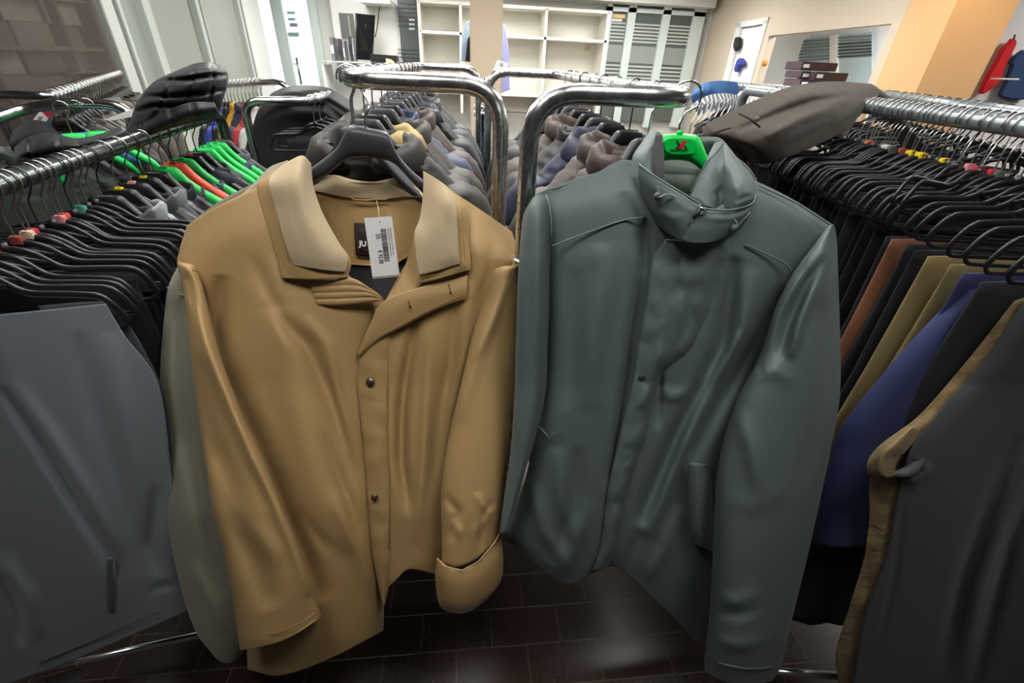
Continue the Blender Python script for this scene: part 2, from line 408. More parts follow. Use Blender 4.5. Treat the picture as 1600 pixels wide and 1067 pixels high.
shell('collar_fleece', [[(661, 267, .068), (680, 278, .042), (697, 290, .025), (711, 304, .012)],
      [(661, 300, .043), (682, 309, .01), (700, 316, -.006), (713, 328, -.004)],
      [(656, 340, .022), (680, 349, -.006), (702, 356, -.012), (715, 362, -.01)],
      [(647, 366, .006), (680, 378, -.012), (702, 386, -.016), (717, 388, -.012)],
      [(650, 400, -.002), (680, 404, -.014), (705, 402, -.016), (718, 402, -.012)],
      [(655, 430, -.004), (680, 424, -.01), (702, 417, -.01), (719, 412, -.01)]], YCL, fleece, bj, 40, 50, back=.006, noise=(.0015, 18, 11))
for pts in ([(428, 326, -.001), (437, 360, -.003), (446, 392, -.003), (452, 411, .002)], [(452, 418, -.008), (485, 427, -.012), (515, 430, -.012), (540, 430, -.004)],
            [(448, 426, -.003), (480, 433, -.008), (515, 434, -.008)], [(657, 434, -.006), (685, 428, -.012), (706, 421, -.012), (733, 414, -.002)],
            [(718, 312, .004), (722, 345, -.008), (725, 385, -.012), (727, 408, -.01)]):
    a = np.array(pts); tube('stitching', atY(a[:, 0], a[:, 1], YCL(a[:, 1]) + a[:, 2] - .005), .0006, thread, bj, seg=5)
# inside of the back: fleece band, loop, satin yoke, dark lining
YI = lambda y: np.interp(y, [270, 310, 420, 480], [1.07, 1.05, 1.0, .95])
shell('back_lining', [[(470, 300), (540, 300), (610, 300), (680, 300)], [(490, 350), (550, 350), (610, 350), (670, 350)], [(520, 400), (560, 400), (610, 400), (655, 395)], [(535, 412), (565, 414), (612, 414), (640, 400)]],
      YI, lining, bj, 50, 40, folds=[([(540, 320), (545, 400)], 7, -.006), ([(600, 320), (622, 395)], 8, .006), ([(640, 320), (636, 390)], 6, -.006), ([(510, 320), (530, 390)], 6, .005)], noise=(.002, 14, 12))
shell('body_lining', [[(525, 402, .012), (580, 405, .012), (660, 380, .012)], [(540, 430, 0), (590, 430, 0), (660, 430, 0)], [(570, 478, -.03), (595, 480, -.03), (650, 478, -.03)]], YI, darklin, bj, 24, 20, noise=(.003, 16, 3))
tube('lining_piping', atY(np.array([545, 560, 590, 618, 640, 655]), np.array([412, 413.5, 415, 412, 396, 380]), YI(np.array([412, 413, 415, 412, 396, 380])) - .004), .0013, plain('peach_piping', lin((205, 160, 110)), .6), bj, seg=6)
shell('neck_band', [[(482, 283, .012), (518, 273, .012), (553, 281, .012), (585, 284, .012), (623, 279, .012), (664, 300, .005)],
      [(486, 292, -.005), (520, 290, -.005), (553, 296, -.005), (590, 298, -.005), (625, 295, -.005), (664, 304, -.005)],
      [(489, 298, -.008), (518, 304, -.008), (547, 309, -.008), (604, 310.5, -.008), (632, 308, -.008), (664, 308, -.008)]], YI, fleece, bj, 50, 14, back=.01, noise=(.002, 16, 13))
tube('hanging_loop', atY(np.array([547, 553, 575, 590, 602, 604]), np.array([307, 312, 313, 311, 312, 309]), YI(np.array([307, 312, 313, 311, 312, 309])) - .014), .0022, beige, bj, seg=6)
lb = shell('brand_label', [[(553, 348, -.008), (590, 350, -.008)], [(556, 399, -.008), (592, 402, -.008)]], YI, plain('label_black', lin((32, 20, 24)), .7), bj, 4, 4, back=.001)
lb['label'] = 'black woven label with white letters and dull red border'
lr = plain('label_red', lin((120, 50, 50)), .7)
def onI(pts): return atY(np.array([p[0] for p in pts], float), np.array([p[1] for p in pts], float), YI(np.array([p[1] for p in pts], float)) - .0095)
tube('label_border', onI([(589, 353), (557, 351.5), (560, 396), (590, 398)]), .0007, lr, lb, seg=5)
o, = onI([(561.5, 384)]); e, = onI([(572, 385)]); t, = onI([(561, 375)])
text_on('label_lettering', 'JU', o, Vector(e) - Vector(o), Vector(t) - Vector(o), .0165, whitep, lb, .0005)
tube('label_underline', onI([(568, 391.5), (582, 392)]), .0008, lr, lb, seg=5)
# sleeves
YSL = lambda y: YB(y) - np.interp(y, [340, 430, 600, 1000], [.0, .02, .045, .05])
shell('sleeve', [[(279, 408, .03), (289, 411, .015), (300, 413, .015), (309, 417, .03)], [(278, 416, .015), (289, 419, .0), (300, 421, .0), (310, 425, .015)],
      [(285, 445), (297, 447), (310, 450), (319, 455)], [(291, 490), (305, 495), (318, 500), (331, 503)], [(298, 550), (316, 555), (333, 558), (347, 562)],
      [(308, 630), (332, 636), (356, 640), (378, 645)], [(320, 718), (348, 716), (380, 713), (409, 710)], [(332, 796), (370, 796), (410, 796), (442, 797)],
      [(350, 860), (390, 850), (425, 842), (459, 834)], [(366, 950), (410, 940), (450, 925), (487, 911)], [(374, 1011), (410, 1004), (450, 990), (500, 952)], [(376, 1013), (412, 1006), (455, 994), (503, 964)]], YSL, beige, bj, 44, 130,
      bulge=.03, back=.035, folds=[([(286, 440), (300, 480), (330, 560), (366, 643), (398, 717), (428, 775), (462, 860), (485, 930)], 12, .018), ([(300, 560), (330, 680), (370, 800), (420, 950)], 22, -.018),
             ([(330, 720), (385, 820), (440, 880)], 18, .008), ([(290, 425), (300, 470), (310, 540)], 7, -.006)], noise=(.002, 26, 15))
a = np.array([(376, 1000, .004), (397, 997, -.02), (430, 990, -.034), (470, 972, -.036), (497, 955, -.02)]); tube('hem_stitching', atY(a[:, 0], a[:, 1], YSL(a[:, 1]) + a[:, 2]), .0007, thread, bj, seg=5)
a = np.array([(278, 416, .01), (290, 420, -.03), (301, 422, -.03), (310, 425, .005)]); tube('armhole_seam', atY(a[:, 0], a[:, 1], YSL(a[:, 1]) + a[:, 2] + .002), .0016, beige, bj, seg=6)
YSR = lambda y: YB(y) - np.interp(y, [340, 430, 600, 1000], [.0, .02, .045, .06])
shell('sleeve', [[(772, 420, .03), (785, 416, .015), (800, 415, .015), (812, 414, .03)], [(770, 427, .0), (785, 423, -.005), (800, 422, -.005), (813.5, 421, .02)],
      [(757, 468), (775, 466), (793, 464), (809, 460)], [(740, 516), (762, 514), (785, 512), (806.5, 512)],
      [(723, 588), (750, 588), (778, 587), (805, 585)], [(700, 688), (733, 685), (767, 675), (799, 665)], [(690, 762), (725, 755), (760, 748), (791.5, 738)],
      [(690, 817), (720, 812), (755, 802), (786, 790)], [(691, 878), (715, 885), (748, 870), (781, 835)]], YSR, beige, bj, 44, 110,
      bulge=.035, back=.04, folds=[([(770, 428), (745, 520), (722, 600)], 8, -.008), ([(790, 440), (770, 500), (745, 560)], 9, .010), ([(760, 470), (745, 540), (715, 660)], 14, .012),
             ([(690, 770), (715, 800), (700, 850)], 9, -.010), ([(745, 770), (762, 800), (740, 840)], 9, .012), ([(770, 780), (752, 815), (750, 860)], 7, -.012), ([(705, 810), (722, 840)], 8, .010), ([(792, 430), (800, 520), (798, 600)], 12, .004)], noise=(.003, 22, 16))
a = np.array([(770, 428, .0), (785, 423, -.034), (800, 422, -.034), (813, 421, .018)]); tube('armhole_seam', atY(a[:, 0], a[:, 1], YSR(a[:, 1]) + a[:, 2] + .002), .0018, beige, bj, seg=6)
shell('turned_cuff', [[(683, 873, -.018), (698, 886, -.026), (722, 892, -.03), (747, 878, -.026), (772, 849, -.02), (782, 831, -.012)],
      [(680, 900, -.014), (700, 915, -.028), (725, 920, -.032), (750, 906, -.028), (775, 880, -.02), (786, 865, -.01)],
      [(683, 932, 0), (698, 944, -.02), (724, 950, -.024), (752, 936, -.02), (776, 914, -.012), (786, 893, 0)],
      [(688, 948, .012), (700, 955.5, .0), (727, 957.5, -.004), (757, 940, 0), (779, 914, .006), (785.5, 897, .014)]], YSR, beige, bj, 44, 30, bulge=.008, back=.05, noise=(.0015, 20, 17))
tube('cuff_edge', atY(np.array([683, 698, 722, 747, 772, 782]), np.array([873, 886, 892, 878, 849, 831]), YSR(np.array([873, 886, 892, 878, 849, 831])) - np.array([.02, .032, .038, .034, .028, .014])), .0022, beige, bj, seg=8)
# back of the jacket, seen from the side only
shell('back_panel', [[(300, 352, .14), (400, 300, .14), (480, 285, .13), (660, 290, .13), (720, 315, .14), (795, 362, .14)], [(300, 500, .17), (400, 500, .2), (500, 500, .2), (600, 500, .2), (700, 500, .2), (780, 500, .17)],
      [(340, 760, .17), (420, 760, .2), (500, 760, .2), (580, 760, .2), (640, 760, .2), (700, 760, .17)], [(390, 975, .16), (450, 950, .2), (520, 930, .2), (580, 900, .2), (640, 870, .2), (690, 860, .16)]], YB, beige, bj, 40, 50, back=.006)

# hanger of the beige jacket
hg = thing('coat_hanger', A(560, 275, 1.02), 'wide charcoal plastic coat hanger inside the beige jacket collar', 'hanger')
YH = 1.0
up = [(472, 268), (484, 263), (508, 246), (527, 229), (540, 205), (550, 195), (577, 200), (604, 206), (612, 222), (623, 243), (642, 265), (661, 281), (672, 292)]
lo_ = [(672, 312), (661, 303), (639, 279), (617, 256), (591, 248), (559, 247), (537, 252), (515, 270), (486, 287), (472, 297)]
U = crs(np.array(up), 40); Lw = crs(np.array(lo_[::-1]), 40)
VV = []; FF = []
prof = [(0, .012), (.08, -.002), (.25, -.008), (.75, -.010), (.94, -.004), (1, .012), (.75, .02), (.25, .02)]
for i in range(40):
    for t, d in prof:
        p = U[i] * (1 - t) + Lw[i] * t; VV.append(atY(p[0], p[1], YH + d))
for i in range(39):
    for k in range(8): FF.append((i * 8 + k, i * 8 + (k + 1) % 8, (i + 1) * 8 + (k + 1) % 8, (i + 1) * 8 + k))
FF += [tuple(range(8)), tuple(39 * 8 + k for k in range(7, -1, -1))]
fixn(mobj('hanger_body', VV, FF, greyp, hg))
p0 = A(571, 199, 1.01)
hk = [p0, A(571, 182, 1.015), A(578, 165, 1.02), A(590, 148, 1.04)]
RX, RY, RZ = -.234, 1.06, 1.656
c = Vector((RX, 1.085, RZ))
arc = [c + Vector((math.cos(a) * .023, math.sin(a) * .004, math.sin(a) * .023)) for a in np.linspace(-.5, math.pi * 1.05, 14)]
tube('hook', bend(hk[:3] + [Vector((RX + .03, 1.075, RZ - .03))] + arc, .008, 3), .0024, chrome, hg, seg=8)

# price tag
pt = thing('price_tag', A(598, 390, .9), 'white price tag with barcode, 35 and 92.00 euros, hanging in the beige jacket collar', 'tag')
TY = .895
c4 = [A(569, 341, TY + .012), A(612, 338, TY + .012), A(624, 429, TY - .005), A(582, 433, TY - .005)]
nrm = (c4[1] - c4[0]).cross(c4[3] - c4[0]).normalized()
if nrm.y > 0: nrm = -nrm
ex = (c4[1] - c4[0]); ey = (c4[3] - c4[0]); W_, H_ = ex.length, ey.length; exn = ex.normalized(); eyn = ey.normalized()
plate('tag_card', c4, whitep, pt, .0009, dirv=-nrm)
plate('tag_card', [p - nrm * .002 + eyn * .004 for p in c4], whitep, pt, .0009, dirv=-nrm)
def tp_(u, v): return c4[0] + ex * u + ey * v + nrm * .0004
size = W_ * .2
text_on('size_number', '35', tp_(.34, .26), eyn, exn, size * 1.15, ink, pt, .0002, width=H_ * .09)
text_on('price_number', '\u20ac 92.00', tp_(.34, .54), eyn, exn, size * 1.15, ink, pt, .0002, width=H_ * .235)
V, Fc = [], []; t = .19; rr = random.Random(3)
while t < .74:
    w = rr.choice([.005, .005, .01, .014]); q = [tp_(.53, t), tp_(.74, t), tp_(.74, t + w), tp_(.53, t + w)]; o = len(V); V += q; Fc.append((o, o + 1, o + 2, o + 3)); t += w + rr.choice([.005, .006, .01])
mobj('barcode', V, Fc, ink, pt, smooth=False)
V, Fc = [], []
for row, (x, t0, t1) in enumerate(((.80, .19, .66), (.885, .19, .64))):
    t = t0
    while t < t1:
        w = rr.choice([.008, .012, .018]); q = [tp_(x, t), tp_(x + .032, t), tp_(x + .032, t + w), tp_(x, t + w)]; o = len(V); V += q; Fc.append((o, o + 1, o + 2, o + 3)); t += w + .006
mobj('fine_print', V, Fc, plain('grey_ink', (.12, .12, .12), .6), pt, smooth=False)
hp = tp_(.55, .075)
mobj('punch_hole', [hp + exn * math.cos(a) * .0014 + eyn * math.sin(a) * .0014 for a in np.linspace(0, 6.283, 12, endpoint=False)], [tuple(range(12))], ink, pt, smooth=False)
tube('tag_string', [hp, A(591, 325, TY + .03), A(588, 312, 1.03)], .0006, plain('clear_nylon', (.75, .7, .6), .3), pt, seg=5)
# ================================================================== GREEN JACKET
GC = (87, 99, 97)
green = fabric('grey_green_poplin', lin(GC), rough=.5, sheen=.12, weave=700, bump=.35, crease=.2, var=.12, spec=.32, crscale=16)
greend = fabric('grey_green_lining', lin((70, 76, 74)), rough=.7, sheen=.2, weave=500, bump=.5, crease=.2, var=.3)
pipeg = plain('green_piping', lin((92, 108, 106)), .5)
YG = interp([(150, .87), (210, .83), (260, .80), (400, .74), (500, .71), (600, .68), (700, .64), (800, .60), (900, .56), (1000, .52), (1067, .50)])
gj = thing('green_jacket', A(1000, 1000, .56), 'dark grey green padded jacket with stand collar, hanging zipped to the neck', 'jacket')
gf = [([(1148, 400), (1140, 470), (1128, 545), (1060, 680), (1000, 820)], 13, -.032),
      ([(1178, 420), (1165, 520), (1102, 600), (1050, 730), (1010, 840)], 14, .02),
      ([(1225, 450), (1170, 540), (1110, 660), (1080, 720)], 14, -.02),
      ([(1010, 345), (1006, 420), (990, 520), (975, 640), (955, 760)], 9, -.024),
      ([(940, 380), (945, 430), (930, 520), (920, 640)], 18, .010), ([(900, 420), (895, 540), (885, 640)], 14, -.007),
      ([(975, 300), (1000, 360), (1012, 430)], 10, -.010),
      ([(870, 700), (880, 780), (900, 850)], 14, .008), ([(905, 700), (895, 800), (860, 880)], 12, -.008),
      ([(830, 750), (850, 830), (890, 890)], 12, .008), ([(920, 780), (900, 850), (875, 900)], 12, .007),
      ([(1030, 606), (1050, 620), (1078, 612)], 10, .016), ([(1020, 560), (1030, 600), (1026, 670)], 8, -.012),
      ([(1060, 790), (1040, 860), (1010, 905)], 12, .008), ([(1000, 830), (985, 870), (975, 900)], 10, -.01),
      ([(1062, 700), (1055, 800), (1070, 900)], 14, -.008)]
shell('body', [[(838, 303, .03), (870, 289, .02), (930, 270, .02), (990, 252, .03), (1080, 330, .03), (1160, 280, .03), (1183, 284, .02), (1240, 312, .02), (1303, 352, .03)],
      [(843, 340), (880, 330), (940, 315), (1000, 310), (1080, 350), (1150, 330), (1190, 330), (1240, 345), (1296, 372)],
      [(850, 400), (890, 395), (950, 385), (1020, 390), (1080, 395), (1130, 395), (1180, 395), (1220, 405), (1262, 415)],
      [(852, 480), (890, 480), (950, 480), (1005, 485), (1070, 488), (1110, 488), (1150, 490), (1180, 495), (1215, 500)],
      [(850, 570), (885, 570), (935, 575), (990, 580), (1040, 580), (1080, 580), (1115, 580), (1150, 582), (1185, 584)],
      [(838, 660), (870, 665), (915, 670), (970, 680), (1015, 680), (1055, 680), (1090, 680), (1125, 678), (1155, 675)],
      [(820, 750), (850, 760), (895, 768), (950, 775), (995, 775), (1035, 775), (1070, 775), (1105, 775), (1135, 775)],
      [(795, 820), (830, 840), (880, 855), (938, 850), (978, 850), (1020, 860), (1060, 870), (1100, 880), (1130, 890)],
      [(788, 843), (822, 868), (886, 913), (926, 896), (962, 886), (1018, 934), (1056, 969), (1093, 1008), (1130, 1035)]], YG, green, gj, 110, 140, bulge=.02, roll=.03, rollv=(0, .012), folds=gf, noise=(.003, 26, 21))
# yoke seams, pocket welts
for pts in ([(862, 385), (895, 372), (930, 359), (975, 344), (1010, 339)], [(1164, 382), (1195, 396), (1226, 411), (1237, 425)]):
    a = np.array(pts, float); ss = np.linspace(0, 1, 16); P2 = crs(a, 16)
    tube('yoke_seam', atY(P2[:, 0], P2[:, 1], YG(P2[:, 1]) - .022), .0016, pipeg, gj, seg=6)
# placket
shell('placket', [[(1039, 375, -.03), (1068, 378, -.034), (1110, 377, -.034), (1142, 366, -.026)],
      [(1020, 407, -.026), (1060, 412, -.032), (1100, 415, -.032), (1138, 412, -.02)],
      [(1009, 475, -.024), (1040, 480, -.032), (1085, 484, -.03), (1128, 488, -.004)],
      [(998, 535, -.024), (1025, 540, -.03), (1060, 545, -.028), (1090, 550, -.002)],
      [(990, 590, -.024), (1004, 592, -.028), (1018, 594, -.026), (1032, 596, -.01)],
      [(969, 679, -.024), (985, 680, -.028), (1000, 680, -.026), (1016, 678, -.01)],
      [(950, 764, -.024), (963, 765, -.028), (975, 764, -.026), (986, 760, -.01)],
      [(940, 845, -.022), (950, 848, -.026), (958, 850, -.024), (966, 850, -.01)],
      [(926, 890, -.018), (934, 891, -.02), (942, 890, -.018), (950, 886, -.008)]], YG, green, gj, 34, 150, bulge=.004, back=.006, noise=(.003, 10, 23), stretch=.9,
      folds=[([(1065, 385), (1062, 440), (1058, 500)], 4, -.004), ([(1040, 500), (1030, 560), (1005, 640)], 8, .006), ([(998, 590), (1016, 604)], 5, -.006), ([(985, 640), (1008, 625)], 6, .006), ([(970, 700), (1000, 705)], 6, -.006),
             ([(970, 735), (990, 722)], 5, .006), ([(955, 790), (978, 780)], 6, -.006), ([(1115, 430), (1105, 480)], 10, -.008), ([(1080, 440), (1075, 500), (1050, 570)], 9, -.006)])
tube('placket_edge', atY(np.array([1040, 1050, 1085, 1110]), np.array([374.5, 375.5, 378, 377]), YG(np.array([374, 375, 378, 377])) - .037), .0014, pipeg, gj, seg=6)
c = A(1003, 590, float(YG(590)) - .031); bm = bmesh.new(); bmesh.ops.create_uvsphere(bm, u_segments=14, v_segments=8, radius=.007)
bmesh.ops.transform(bm, matrix=Matrix.LocRotScale(c, None, (1, .35, 1)), verts=bm.verts)
bmobj('snap_button', bm, plain('snap_green', lin((60, 70, 70)), .3), gj, smooth=True)
# stand collar: lower front, rim, folded right wing, inside
YK = lambda y: YG(y) - .05
shell('stand_collar', [[(999, 257, .03), (1023, 276, 0), (1057, 297, -.015), (1094, 321, -.02), (1136, 329, -.012), (1174, 321, .01), (1184, 300, .04)],
      [(997, 280, .035), (1022, 298, .0), (1056, 318, -.018), (1094, 338, -.024), (1136, 342, -.016), (1171, 332, .012), (1182, 312, .04)],
      [(1003, 312, .035), (1028, 330, .0), (1060, 346, -.02), (1092, 356, -.026), (1134, 354, -.016), (1165, 343, .012), (1176, 328, .03)],
      [(1016, 340, .04), (1040, 362, .01), (1066, 376, -.012), (1090, 380, -.018), (1118, 376, -.012), (1148, 360, .01), (1165, 345, .03)]], YK, green, gj, 70, 50, back=.014,
      noise=(.002, 14, 25), fn=lambda px, py, u, v: .006 * np.exp(-((v - .25) / .22) ** 2),
      folds=[([(1094, 325), (1080, 345), (1070, 372)], 4, -.009), ([(1100, 336), (1140, 338), (1170, 330)], 4, -.003), ([(1003, 268), (1040, 295), (1088, 322)], 5, .004), ([(1025, 330), (1050, 340), (1075, 335)], 8, .005)])
P2 = crs(np.array([(999, 257, .028), (1023, 275.5, -.004), (1057, 296.5, -.02), (1092, 318, -.026), (1095, 325, -.028), (1136, 328.5, -.018), (1172, 320, .005), (1182, 304, .035)], float), 50)
tube('collar_piping', atY(P2[:, 0], P2[:, 1], YK(P2[:, 1]) + P2[:, 2] - .004), .0019, pipeg, gj, seg=6)
shell('collar_side', [[(1014, 206, .05), (1022, 204, .045), (1030, 206, .04), (1036, 212, .045)], [(1000, 226, .05), (1012, 226, .03), (1024, 228, .02), (1037, 235, .03)],
      [(988, 246, .05), (1000, 250, .02), (1016, 256, .005), (1038, 262, .015)], [(988, 272, .05), (1000, 275, .02), (1018, 284, 0), (1039, 282, .01)], [(994, 300, .05), (1004, 305, .03), (1024, 312, .01), (1044, 300, .01)],
      [(1008, 334, .05), (1016, 338, .03), (1030, 336, .015), (1046, 320, .01)]], YG, green, gj, 30, 50, bulge=.012, back=.02, noise=(.002, 12, 26), folds=[([(1024, 215), (1022, 250), (1026, 275)], 4, -.006)])
shell('zip_facing', [[(1024, 212, .0), (1034, 211, 0)], [(1021, 245, 0), (1037, 246, 0)], [(1022, 268, 0), (1038, 280, 0)], [(1030, 285, 0), (1039, 286, 0)]], lambda y: YG(y) - .012, fab((70, 72, 72), rough=.7), gj, 8, 30, back=.004)
shell('collar_wing', [[(1131, 220, .075), (1140, 231, .07), (1155, 250, .06), (1168, 262, .06)], [(1131, 250, .02), (1150, 262, .0), (1168, 272, .01), (1180, 284, .045)],
      [(1131, 282, .0), (1152, 290, -.03), (1172, 295, -.02), (1184, 304, .035)], [(1131, 305, -.005), (1152, 312, -.035), (1172, 310, -.025), (1184, 306, .03)],
      [(1131, 324, -.005), (1148, 325, -.03), (1165, 322, -.02), (1180, 313, .02)]], lambda y: YG(y) - .02, green, gj, 34, 44, bulge=.012, back=.02, noise=(.0025, 13, 27),
      folds=[([(1150, 316), (1165, 308), (1182, 304)], 5, -.01), ([(1140, 300), (1160, 285), (1178, 280)], 9, .006)])
P2 = crs(np.array([(1134, 236, .06), (1152, 248, .05), (1170, 264, .035), (1181, 282, .03), (1184, 303, .025)], float), 24)
tube('collar_piping', atY(P2[:, 0], P2[:, 1], YG(P2[:, 1]) - .02 + P2[:, 2] - .004), .0016, pipeg, gj, seg=6)
shell('collar_inside', [[(1116, 224, .10), (1124, 221, .095), (1131, 222, .09), (1134, 238, .07)], [(1102, 252, .06), (1112, 250, .05), (1124, 250, .04), (1133, 255, .02)],
      [(1090, 278, .03), (1104, 280, .015), (1120, 280, .012), (1132, 282, .01)], [(1078, 302, .01), (1096, 306, .0), (1116, 308, 0), (1132, 308, -.004)],
      [(1092, 318, .0), (1104, 322, -.006), (1118, 326, -.006), (1131, 328, -.006)]], lambda y: YG(y) + .0, green, gj, 36, 44, back=.012, noise=(.003, 10, 28),
      folds=[([(1112, 298), (1124, 290), (1130, 286)], 5, .008), ([(1100, 290), (1116, 312), (1124, 322)], 6, .005), ([(1120, 300), (1124, 310), (1122, 320)], 3, -.006)])
tube('collar_piping', [A(1131, 222, .905), A(1118, 240, .875), A(1103, 256, .85), A(1091, 276, .825), A(1079, 301, .79)], .0018, fab((66, 72, 71), rough=.7), gj, seg=6)
YGI = lambda y: np.interp(y, [190, 260, 330], [.98, .95, .9])
shell('back_lining', [[(1020, 215), (1060, 222), (1120, 214), (1140, 235)], [(1025, 260), (1060, 265), (1100, 262), (1136, 270)], [(1036, 285), (1060, 295), (1085, 300), (1130, 300)], [(1050, 300), (1070, 310), (1090, 322), (1130, 325)]],
      YGI, fab((128, 132, 128), rough=.8, weave=260, bump=.6, var=.35), gj, 30, 30, noise=(.002, 12, 29))
shell('collar_back', [[(1090, 214, -.02), (1104, 213, -.02), (1118, 215, -.02), (1132, 221, -.02)], [(1098, 224, -.025), (1108, 222, -.025), (1120, 224, -.025), (1132, 230, -.025)], [(1104, 240, -.01), (1112, 238, -.01), (1124, 238, -.01), (1132, 242, -.01)]],
      YGI, green, gj, 24, 20, noise=(.004, 7, 30), back=.02)
# cord ends
cordm = plain('elastic_cord', lin((120, 128, 126)), .5); toggle = plain('cord_toggle', lin((80, 86, 85)), .4)
def cord(pts, off=-.012): 
    a = crs(np.array(pts, float), 16); return tube('elastic_cord', atY(a[:, 0], a[:, 1], YK(a[:, 1]) + off), .0014, cordm, gj, seg=6)
cord([(1028, 291), (1029, 300), (1026, 306)], -.01); cord([(1030, 309), (1040, 304), (1050, 305), (1055, 309)], -.026); cord([(1145, 341), (1151, 349), (1148, 357)], -.014); cord([(1150, 356), (1160, 345), (1172, 332)], .005)
for (x, y, o_) in ((1027, 307, -.016), (1147, 357, -.012)):
    bm = bmesh.new(); bmesh.ops.create_uvsphere(bm, u_segments=14, v_segments=10, radius=.0065); bmesh.ops.transform(bm, matrix=Matrix.LocRotScale(A(x, y, float(YK(y)) + o_), None, (1, .7, 1.05)), verts=bm.verts)
    bmobj('cord_toggle', bm, toggle, gj, smooth=True)
zm = plain('zip_teeth', (.02, .02, .02), .35, .3)
a = np.array([(1097, 323, -.034), (1090, 333, -.034), (1083, 342, -.032)]); tube('zipper', atY(a[:, 0], a[:, 1], YK(a[:, 1]) + a[:, 2]), .003, zm, gj, seg=6)
a = np.array([(1094, 324, -.038), (1100, 328, -.036), (1104, 332, -.03)]); tube('zip_pull', atY(a[:, 0], a[:, 1], YK(a[:, 1]) + a[:, 2]), .0018, chrome, gj, seg=6)
# pockets
shell('pocket_welt', [[(1075, 724, -.03), (1092, 727, -.034), (1110, 729, -.02)], [(1075, 770, -.03), (1094, 772, -.036), (1113, 774, -.02)], [(1079, 825, -.028), (1096, 828, -.034), (1115, 830, -.02)], [(1086, 850, -.022), (1100, 856, -.028), (1114, 864, -.018)]], YG, green, gj, 20, 50, bulge=.006, back=.008)
tube('pocket_seam', [A(1073, 724, float(YG(724)) - .026), A(1090, 725, float(YG(724)) - .04), A(1111, 729, float(YG(729)) - .03)], .0016, pipeg, gj, seg=6)
tube('pocket_seam', [A(838, 661, float(YG(661)) - .0), A(850, 675, float(YG(675)) - .012), A(860, 686, float(YG(686)) - .02)], .0022, pipeg, gj, seg=6)
tube('pocket_seam', [A(860, 686, float(YG(686)) - .02), A(870, 678, float(YG(678)) - .022), A(879, 672, float(YG(672)) - .022)], .0012, greend, gj, seg=6)
# sleeves
YGL = lambda y: YG(y) - np.interp(y, [300, 430, 800], [.0, .01, .02])
shell('sleeve', [[(822, 326, .03), (832, 310, .02), (842, 303, .02), (853, 304, .04)], [(816, 345, .02), (830, 335, .0), (846, 328, .0), (861, 324, .03)],
      [(810, 420), (828, 415), (845, 405), (861, 392, .02)], [(806, 535), (824, 535), (840, 535), (856, 535, .01)], [(804, 610), (822, 610), (840, 610), (853, 608, .01)], [(798, 702), (812, 700), (826, 695), (836, 685, .01)],
      [(788, 774), (800, 770), (810, 762), (817, 750, .01)], [(780, 831), (786, 833), (791, 833), (796, 831)]], YGL, green, gj, 34, 90, bulge=.03, back=.05, noise=(.002, 18, 31),
      folds=[([(862, 330), (858, 450), (855, 570), (840, 670)], 7, -.016), ([(846, 330), (840, 430), (846, 560)], 10, .006)])
a = np.array([(853, 305, .0), (858, 318, -.012), (861, 340, -.012), (861, 390, -.005)]); tube('armhole_seam', atY(a[:, 0], a[:, 1], YGL(a[:, 1]) + a[:, 2]), .0016, pipeg, gj, seg=6)
YGR = lambda y: YG(y) - np.interp(y, [340, 430, 600, 1000], [.0, .015, .04, .06])
shell('sleeve', [[(1288, 360, .03), (1296, 352, .02), (1302, 351, .02), (1305, 356, .03)], [(1264, 393, .01), (1278, 382, .0), (1294, 375, .0), (1308, 383, .03)],
      [(1240, 424, .0), (1262, 418, -.01), (1288, 420, -.01), (1310, 440, .03)], [(1212, 480), (1240, 480), (1278, 484), (1312, 500, .02)], [(1187, 556), (1225, 555), (1270, 555), (1313.5, 560, .01)],
      [(1149, 631), (1200, 632), (1255, 632), (1311, 631)], [(1121, 736), (1175, 735), (1235, 730), (1292, 730)], [(1114, 864), (1160, 862), (1215, 860), (1264, 860)],
      [(1108, 964), (1150, 968), (1195, 968), (1238, 966)], [(1101, 1026), (1135, 1038), (1180, 1042), (1222, 1036)], [(1102, 1049), (1135, 1066), (1175, 1070), (1207, 1064)]], YGR, green, gj, 60, 130, bulge=.05, back=.06, noise=(.003, 26, 33),
      folds=[([(1250, 425), (1215, 490), (1195, 545)], 8, .012), ([(1290, 400), (1262, 440), (1235, 500), (1215, 560)], 9, -.016), ([(1275, 440), (1250, 500), (1235, 560)], 9, .014), ([(1188, 545), (1186, 570), (1192, 590)], 5, -.014), ([(1170, 585), (1215, 580), (1240, 600)], 14, .012),
             ([(1130, 780), (1180, 790), (1230, 760)], 14, .006), ([(1150, 640), (1175, 700), (1190, 780)], 16, .008), ([(1115, 930), (1150, 940), (1190, 925)], 9, .009), ([(1115, 955), (1155, 962), (1195, 950)], 7, -.009), ([(1118, 1000), (1160, 1010), (1200, 1000)], 10, .008), ([(1285, 470), (1290, 600), (1265, 750)], 14, -.007)])
P2 = np.array([(1303, 354, .01), (1280, 378, -.022), (1262, 400, -.03), (1241, 423, -.014)]); tube('armhole_seam', atY(P2[:, 0], P2[:, 1], YGR(P2[:, 1]) + P2[:, 2]), .0016, pipeg, gj, seg=6)
P2 = crs(np.array([(1102, 1025, .0), (1125, 1036, -.04), (1165, 1044, -.052), (1200, 1043, -.04), (1220, 1036, -.0)], float), 20); tube('cuff_seam', atY(P2[:, 0], P2[:, 1], YGR(P2[:, 1]) + P2[:, 2] - .002), .0014, pipeg, gj, seg=6)
P2 = crs(np.array([(862, 296, .012), (930, 273, .01), (983, 256, .012)], float), 16); tube('shoulder_seam', atY(P2[:, 0], P2[:, 1], YG(P2[:, 1]) + P2[:, 2] - .006), .0013, pipeg, gj, seg=6)
